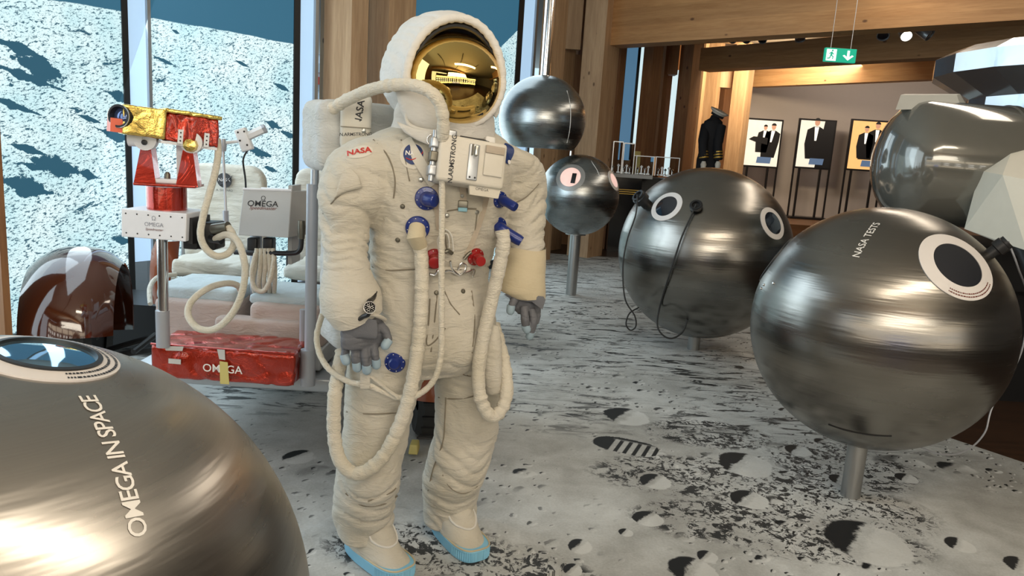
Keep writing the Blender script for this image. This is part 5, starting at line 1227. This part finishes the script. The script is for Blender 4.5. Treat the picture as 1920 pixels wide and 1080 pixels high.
# tall copper panel of the rear fender beside the left seat
rs = []
for y, xa, xb in ((452, 292, 335), (470, 284, 333), (500, 281, 331), (540, 280, 326), (568, 279, 318)):
    A_ = W(xa, y, 5.0); B_ = W(xb, y, 5.0); A2 = W(xb, y, 5.02)
    rs.append([A_, A_.lerp(B_, .5)-Vector((0, .05, 0)), B_, B_+Vector((0, .02, 0)), A_.lerp(B_, .5)+Vector((0, -.03, 0)), A_+Vector((0, .02, 0))])
MB().rings(rs).build('rear_guard', 'orange_fender', rov, auto=60)
tag(recenter(MB().box(G(774, 853, .02)+Vector((0, .05, .025)), (.05, .10, .05), taper=.8, bev=.006).build('wheel_chock', 'tape')), 'small yellow wheel chock on the floor between the suit legs', 'chock')
# red film-wrapped box at the front
TL, TR, BR, BL = W(283, 655, 3.22), W(553, 657, 3.20), W(553, 726, 3.20), W(284, 708, 3.22)
TL.z = TR.z = (TL.z+TR.z)/2; BL.z = BR.z = (BL.z+BR.z)/2
def crumple_box(name, f4, back, m, parent, amp=.006, voxel=.012, sc=9, bev=.006, zs=1.0):
    o = quad_box('raw', f4, back, m, None if False else rov, bev=bev); me0 = o.data; me0.transform(RM[rov.name]); o.parent = None
    me = remeshed(o, voxel, 1); me.update(); nr = [v.normal.copy() for v in me.vertices]
    for i, v in enumerate(me.vertices):
        p = v.co; q = Vector((p.x*sc, p.y*sc, p.z*sc*zs)); v.co = p+nr[i]*(amp*noise.noise(q)-amp*1.2*max(0, 1-abs(noise.noise(q*1.3+Vector((4, 0, 0))))*3)**2)
    me.transform(inv(parent)); me.materials.clear(); me.materials.append(mat(m))
    for p in me.polygons: p.use_smooth = True
    g = bpy.data.objects.new(name, me); C.objects.link(g); g.parent = parent; RM[g.name] = RM[parent.name]; return g
back = Vector((-.02, .30, 0)); rb = crumple_box('red_wrapped_box', [TL, TR, BR, BL], back, 'red_foil', rov, .006, .010, 7, .008)
fx = (TR-TL).normalized()
def on_front(px, py, off=.006):   # point on the front face of the box
    n = Vector((fx.y, -fx.x, 0)); d = ray(px, py); t = (TL-CAM).dot(n)/d.dot(n); return CAM+d*t+n*off
n_ = Vector((fx.y, -fx.x, 0))
def face_quad(name, pix, m, parent, off=.008, th=.003, fn=None):
    f = fn or on_front; P_ = [f(x, y, off) for x, y in pix]; return MB().add(P_+[p-n_*th*-1 for p in P_], [(0, 1, 2, 3), (7, 6, 5, 4), (0, 4, 5, 1), (1, 5, 6, 2), (2, 6, 7, 3), (3, 7, 4, 0)]).build(name, m, parent, smooth=False)
face_quad('velcro_patch', [(311, 646+2), (346, 648+1), (344, 657), (313, 656)], 'velcro', rb); face_quad('velcro_patch', [(318, 671), (341, 673), (341, 682), (318, 680)], 'velcro', rb)
face_quad('tape_strip', [(414, 676), (429, 678), (432, 719), (415, 718)], 'tape', rb, .010); face_quad('torn_label', [(409, 654), (423, 655), (424, 674), (413, 672)], 'velcro', rb, .008)
text_on_plane('lettering', 'OMEGA', on_front(419, 691, .012), fx, Vector((0, 0, 1)), .052, 'text_white', rb, weight=.0003)
text_on_plane('script_lettering', 'Speedmaster', on_front(418, 704, .012), fx, Vector((0, 0, 1)), .030, 'text_dark_red', rb, shear=.35)
mb = MB().tube([TL+Vector((0, 0, .004)), TR+Vector((0, 0, .004))], .005, 8); mb.build('film_seam', 'red_metal', rb)
# poles
def vpole(name, x, y0, y1, Y, r, m, parent=None): 
    a = W(x, y1, Y); z = W(x, y0, Y).z; return MB().cyl((a.x, a.y, a.z), (a.x, a.y, z), r, n=24).build(name, m, parent or rov)
vpole('camera_pole', 307, 445, 590, 3.2, .0225, 'chrome'); vpole('pole_sleeve', 306, 582, 650, 3.2, .029, 'pole_grey')
vpole('mast', 581, 345, 690, 3.32, .026, 'pole_grey'); vpole('mast_collar', 577, 655, 722, 3.32, .034, 'pole_grey'); vpole('mast_fitting', 590, 318, 348, 3.32, .018, 'grey_metal')
vpole('frame_post', 568, 580, 665, 3.45, .018, 'pole_grey')
# camera electronics box
f4 = [W(227, 388, 3.08), W(350, 404, 3.05), W(348, 457, 3.05), W(227, 440, 3.08)]
zt_ = (f4[0].z+f4[1].z)/2; zb_ = (f4[2].z+f4[3].z)/2
for q in f4[:2]: q.z = zt_
for q in f4[2:]: q.z = zb_
bk = Vector((.0, .22, 0)); cb = quad_box('control_box', f4, bk, 'white_paint', rov, bev=.004); fx2 = (f4[1]-f4[0]).normalized(); n2_ = Vector((fx2.y, -fx2.x, 0)); wB = (f4[1]-f4[0]).length
for i in range(6):
    for zz in (zt_-.018, zb_+.018):
        pp_ = f4[0]+fx2*(.02+i*(wB-.04)/5); pp_.z = zz; MB().lathe([(.0035, 0), (.003, .002), (.001, .0025)], pp_, (fx2, Vector((0, 0, 1)), n2_), 10).build('screw', 'text_black', cb)
mid = (f4[0]+f4[1])/2; mid.z = (zt_+zb_)/2
text_on_plane('symbol', 'Ω', mid+fx2*.0-Vector((0, 0, -.028))+n2_*.002, fx2, Vector((0, 0, 1)), .026, 'text_grey', cb)
text_on_plane('lettering', 'OMEGA', mid+n2_*.002-Vector((0, 0, -.002)), fx2, Vector((0, 0, 1)), .024, 'text_grey', cb)
text_on_plane('script_lettering', 'Speedmaster', mid+n2_*.002-Vector((0, 0, .018)), fx2, Vector((0, 0, 1)), .015, 'text_dark_red', cb, shear=.35)
MB().box(f4[1]+Vector((.0, .12, -.075)), (.02, .18, .11)).build('open_side', 'black', cb, smooth=False)
cp_ = W(392, 440, 3.22)
MB().box(cp_, (.10, .12, .12), bev=.01).build('connector_block', 'black', rov); MB().box(W(365, 437, 3.18), (.06, .1, .13), bev=.006).build('connector_plate', 'black', rov)
MB().cyl(W(400, 430, 3.14), W(428, 426, 3.12), .024, n=20).build('plug', 'snap_dark', rov); MB().cyl(W(395, 447, 3.14), W(415, 450, 3.12), .018, n=20).build('plug', 'black', rov)
# turntable and fork
cc = W(313, 375, 3.18); s4 = mpp(cc); zc0 = zt_-.002; zc1 = W(313, 350, 3.16).z
MB().lathe([(35*s4, zc0), (35*s4, zc1)], (cc.x, 3.18, 0), n=48).build('turntable', 'red_metal', rov)
fk = (Vector((.985, .17, 0)), Vector((-.17, .985, 0)), Vector((0, 0, 1)))
bse = W(314, 349, 3.14); bz = zc1+.004
Uo = lambda x, z, y=0.0: Vector((bse.x, 3.16, bz))+fk[0]*x+Vector((0, 0, z))+fk[1]*y
MB().box(Uo(0, .006), (.245, .15, .012), fk, bev=.003).build('fork_base', 'red_metal', rov)
MB().box(Uo(.0, .022), (.12, .10, .02), fk, bev=.006).build('fork_floor', 'white_paint', rov); MB().lathe([(.012, 0), (.012, .02), (.006, .03)], Uo(0, .03, -.03), n=14).build('fork_bolt', 'snap_dark', rov)
for sx in (-1, 1):
    w0, w1, hh = .088, .040, .155; x0 = sx*.083
    fr_ = [Uo(x0-w0/2, .005, -.055), Uo(x0+w0/2, .005, -.055), Uo(x0+w1/2, hh, -.03), Uo(x0-w1/2, hh, -.03)]
    bk_ = [v+fk[1]*.07 for v in fr_]
    MB().add(fr_+bk_, [(0, 1, 2, 3), (7, 6, 5, 4), (0, 4, 5, 1), (1, 5, 6, 2), (2, 6, 7, 3), (3, 7, 4, 0)]).build('fork_arm', 'red_metal', rov, smooth=False)
    hp = Uo(x0+(.0 if sx < 0 else .015), hh+.022, -.02)
    MB().lathe([(.045, -.02), (.045, .02)], hp+Vector((0, 0, .012)), (fk[0], Vector((0, 0, 1)), -fk[1]), 32).build('pivot_plate', 'white_paint', rov)
    MB().lathe([(.011, .018), (.011, .03), (.004, .032)], hp, (fk[0], Vector((0, 0, 1)), -fk[1]), 16).build('pivot_bolt', 'text_black', rov)
    if sx < 0: MB().lathe([(.03, -.03), (.03, .03)], hp+Vector((-.04, 0, .01)), (fk[1], Vector((0, 0, 1)), fk[0]), 24).build('pivot_motor', 'white_paint', rov)
    else: MB().lathe([(.026, .0), (.03, .02), (.026, .045), (.01, .05)], hp, (fk[0], Vector((0, 0, 1)), -fk[1]), 9).build('gold_knob', 'gold_foil', rov)
MB().box(Uo(.035, .10, .05), (.03, .03, .17), fk).build('rear_stay', 'white_paint', rov, smooth=False)
# television camera
ca = (W(408, 245, 3.24)-W(216, 217, 3.02)); La = ca.length; ca.normalize(); cn = ca.cross(Vector((0, 0, 1))).normalized(); cz = cn.cross(ca)*-1
cz = cz if cz.z > 0 else -cz; cn = cn if cn.y < 0 else -cn
c0 = W(216, 220, 3.02)+Vector((0, 0, 0)); K = lambda x, z, y=0.0: c0+ca*x+cz*z+cn*y
def kbox(name, x0, x1, z0, z1, y0, y1, m, parent, crump=False, **kw):
    f = [K(x0, z1, y0), K(x1, z1, y0), K(x1, z0, y0), K(x0, z0, y0)]
    b = cn*(y1-y0)
    return crumple_box(name, f, b, m, parent, **kw) if crump else quad_box(name, f, b, m, parent)
S5 = La
tv = kbox('camera_body', S5*.455, S5*.985, -.066, .052, .055, -.085, 'red_foil', rov, True, amp=.006, voxel=.007, sc=16, bev=.003, zs=.25)
kbox('gold_front', S5*.05, S5*.46, -.062, .058, .055, -.085, 'gold_foil', tv, True, amp=.0022, voxel=.007, sc=14, bev=.002)
kbox('gold_lid', S5*.43, S5*1.01, .048, .066, .066, -.096, 'gold_foil', tv, True, amp=.003, voxel=.006, sc=20, bev=.002)
kbox('base_rail', S5*.42, S5*.98, -.078, -.066, .05, -.07, 'white_paint', tv)
kbox('orange_front', -.02, S5*.08, -.058, -.004, .05, -.08, 'orange_panel', tv)
for x in (.60, .86):
    kbox('latch', S5*x-.010, S5*x+.010, -.070, -.012, .064, .058, 'white_plastic', tv)
    for z_ in (-.025, -.042, -.058): MB().lathe([(.0035, 0), (.003, .002)], K(S5*x, z_, .0645), (ca, cz, cn), 8).build('latch_hole', 'text_black', tv)
ld = (-ca*.66+cn*.75).normalized(); lf = frame_of(ld)
lc_ = K(.022, .006, .035)
MB().lathe([(.040, -.09), (.040, .0), (.044, .004), (.044, .028), (.037, .028), (.034, .012), (.0335, -.002)], lc_, lf, 40, cap=False).build('lens_barrel', 'black', tv)
MB().lathe([(.041, .026), (.046, .027), (.046, .020)], lc_, lf, 40, cap=False).build('lens_rim', 'chrome', tv)
MB().lathe([(.034, .004), (.025, .010), (.012, .013), (.001, .014)], lc_, lf, 32).build('lens', 'lens_blue', tv)
# hose from camera
rh = body_tube('hose', [(408, 262, 3.24), (409, 290, 3.2), (403, 325, 3.14), (392, 365, 3.08), (381, 405, 3.04), (376, 440, 3.02), (385, 465, 3.02), (405, 480, 3.03), (426, 476, 3.06), (438, 460, 3.08), (437, 440, 3.1), (428, 426, 3.12)], .0145, 'hose_cloth', lump=.04, parent=rov, seed=7)
body_tube('hose', [(402, 449, 3.13), (425, 440, 3.08), (445, 452, 3.04), (457, 485, 3.02), (459, 520, 3.02), (450, 560, 3.02), (430, 595, 3.02), (402, 617, 3.03), (373, 616, 3.05), (354, 595, 3.08), (355, 572, 3.12), (372, 552, 3.16), (398, 537, 3.22), (428, 531, 3.3), (446, 536, 3.36), (452, 548, 3.42)], .0145, 'hose_cloth', lump=.04, parent=rov, seed=8)
# low gain antenna on a rod
bx_ = W(458, 262, 3.7); af = (Vector((.92, .1, .36)).normalized(), Vector((-.1, .99, 0)).normalized(), None); af = (af[0], af[1], af[0].cross(af[1]))
an_ = MB().box(bx_, (.055, .05, .11), af, bev=.006).build('antenna_bracket', 'white_plastic', rov)
MB().cyl(bx_+af[0]*.02+af[2]*.01, bx_+af[0]*.11+af[2]*.02, .021, n=6).build('antenna_tube', 'white_plastic', an_); MB().cyl(bx_+af[0]*.105+af[2]*.0195, bx_+af[0]*.118+af[2]*.021, .023, n=6).build('antenna_cap', 'pole_grey', an_)
for a, b in ((.02, .035), (-.01, .04), (.01, -.03), (-.015, 0)): MB().lathe([(.005, 0), (.004, .002)], bx_-af[1]*.026+af[0]*a+af[2]*b, (af[0], af[2], -af[1]), 10).build('bolt', 'text_black', an_)
MB().tube([bx_-af[0]*.02, W(421, 268, 3.66)], .008, 8).build('antenna_arm', 'white_plastic', rov); MB().lathe([(.012, -.03), (.016, 0), (.01, .03)], W(419, 272, 3.66), n=12).build('rod_joint', 'pole_grey', rov)
MB().tube([W(418, 275, 3.66), W(424, 410, 3.62)], .0065, 8).build('antenna_rod', 'pole_grey', rov); MB().tube([W(423, 395, 3.62), W(424, 420, 3.62)], .014, 10).build('rod_clamp', 'pole_grey', rov)
MB().tube(spline([bx_-af[2]*.05, W(456, 300, 3.75), W(460, 335, 3.8), W(461, 356, 3.85)], 6), .005, 6).build('antenna_wire', 'rubber', rov)
# seats
s1 = cushion('seat_back', 347, 494, 308, 470, 4.75, .09, 'seat_cloth', .11, .065, seed=1, tilt=.0)
text_pos = lambda x, y, Y: W(x, y, Y)
pd = W(421, 338, 4.735); MB().lathe([(.047, 0), (.047, .003), (.001, .004)], pd, (XYZ[0], XYZ[2], -XYZ[1]), 32).build('round_patch', 'text_black', s1)
text_on_plane('patch_lettering', 'NASA', pd+Vector((0, -.006, .002)), XYZ[0], XYZ[2], .030, 'ring_white', s1); text_on_plane('name_lettering', 'A.SHEPARD' if 0 else 'A. SHEPARD', W(421, 357, 4.725), XYZ[0], XYZ[2], .020, 'text_black', s1)
MB().tube(spline([pd+Vector((.05, -.006, .03)), pd+Vector((.01, -.006, -.012)), pd+Vector((-.03, -.006, -.03))], 5), .003, 6).build('swoosh', 'text_black', s1)
s2_ = cushion('seat_back', 550, 640, 317, 520, 4.6, .09, 'seat_cloth', .08, .065, seed=4)
cushion('lumbar_pad', 342, 450, 452, 500, 4.62, .09, 'seat_cloth', .035, seed=2); cushion('seat_cover', 318, 470, 488, 522, 4.15, .45, 'seat_cloth', .03, seed=3, amp=.014, A=.016); cushion('seat_cover', 527, 640, 500, 530, 4.05, .45, 'seat_cloth', .03, seed=5, amp=.014, A=.016)
for a, b, Y in (((322, 524), (470, 530), 4.12), ((528, 534), (606, 540), 4.02)): MB().tube([W(*a, Y), W(*b, Y)], .014, 8).build('seat_rail', 'snap_dark', rov)
for x, y0, y1, Y in ((345, 400, 520, 4.7), (326, 524, 560, 4.1), (540, 530, 560, 4.1)): vpole('seat_frame', x, y0, y1, Y, .014, 'alu')
# cloth-covered boxes in front of the seats
cushion('cloth_bag', 287, 440, 563, 650, 3.62, .5, 'box_cloth', .03, seed=6); cushion('bag_top', 290, 443, 540, 566, 3.66, .42, 'seat_cloth_blue', .012, seed=7, amp=.006)
cushion('cloth_bag', 465, 606, 572, 652, 3.60, .5, 'box_cloth', .03, seed=8); cushion('bag_top', 466, 606, 556, 574, 3.64, .42, 'seat_cloth_blue', .012, seed=9, amp=.006)
cushion('bag_skirt', 400, 568, 600, 640, 3.56, .1, 'box_cloth', .02, seed=10)
MB().tube(spline([W(282, 570, 3.8), W(281, 540, 3.9), (W(296, 520, 4.0)), W(330, 515, 4.1)], 6), .013, 10).build('side_handrail', 'seat_cloth', rov)
# console
f4 = [W(456, 355, 3.72), W(547, 358, 3.72), W(541, 446, 3.60), W(446, 441, 3.60)]
cs = quad_box('console', f4, Vector((.02, .26, -.01)), 'grey_paint', rov, bev=.004)
e0 = (f4[1]-f4[0]).normalized(); e1 = (f4[0]-f4[3]).normalized(); en = e0.cross(e1)
en = en if en.y < 0 else -en
cm = W(493, 379, 3.69)+en*.010
text_on_plane('symbol', 'Ω', W(494, 373, 3.70)+en*.004, e0, e1, .034, 'text_black', cs)
text_on_plane('lettering', 'OMEGA', W(493, 383, 3.685)+en*.004, e0, e1, .044, 'text_black', cs, weight=.0003)
text_on_plane('script_lettering', 'Speedmaster', W(493, 391, 3.675)+en*.004, e0, e1, .026, 'text_dark_red', cs, shear=.35)
MB().tube([f4[0]+Vector((0, 0, .002)), f4[1]+Vector((.0, 0, .002))], .006, 8).build('console_edge', 'white_paint', cs)
MB().tube([W(490, 355, 4.3), W(550, 358, 4.3)], .012, 8).build('light_rail', 'white_paint', rov)
MB().box(W(552, 420, 3.8), (.02, .15, .4)).build('side_plate', 'grey_paint', cs, smooth=False)
for x in (476, 505): MB().box(W(x, 462, 3.7), (.05, .06, .09), bev=.006).build('plug_block', 'black', rov)
MB().tube(spline([W(440, 473, 3.68), W(490, 474, 3.66), W(545, 475, 3.64), W(561, 470, 3.63), W(565, 455, 3.63), W(565, 430, 3.63)], 6), .0125, 10).build('hand_controller_bar', 'black', rov)
MB().lathe([(.017, -.06), (.02, 0), (.017, .03)], W(565, 425, 3.63), n=14).build('hand_grip', 'snap_dark', rov)
for i, x in enumerate((482, 490, 497, 504, 511)):
    body_tube('cable', [(x, 466, 3.66), (x-4+i*2, 500, 3.64), (x-8+i*3, 530, 3.66), (x-2+i, 556, 3.74)], .012, 'hose_cloth', parent=rov)
vpole('console_leg', 480, 440, 560, 3.8, .03, 'pole_grey')
body_tube('cable', [(480, 475, 3.62), (472, 510, 3.6), (478, 540, 3.6), (495, 545, 3.6), (508, 520, 3.6), (515, 480, 3.62)], .012, 'hose_cloth', parent=rov)
vpole('rear_stay', 540, 470, 520, 4.2, .012, 'black')
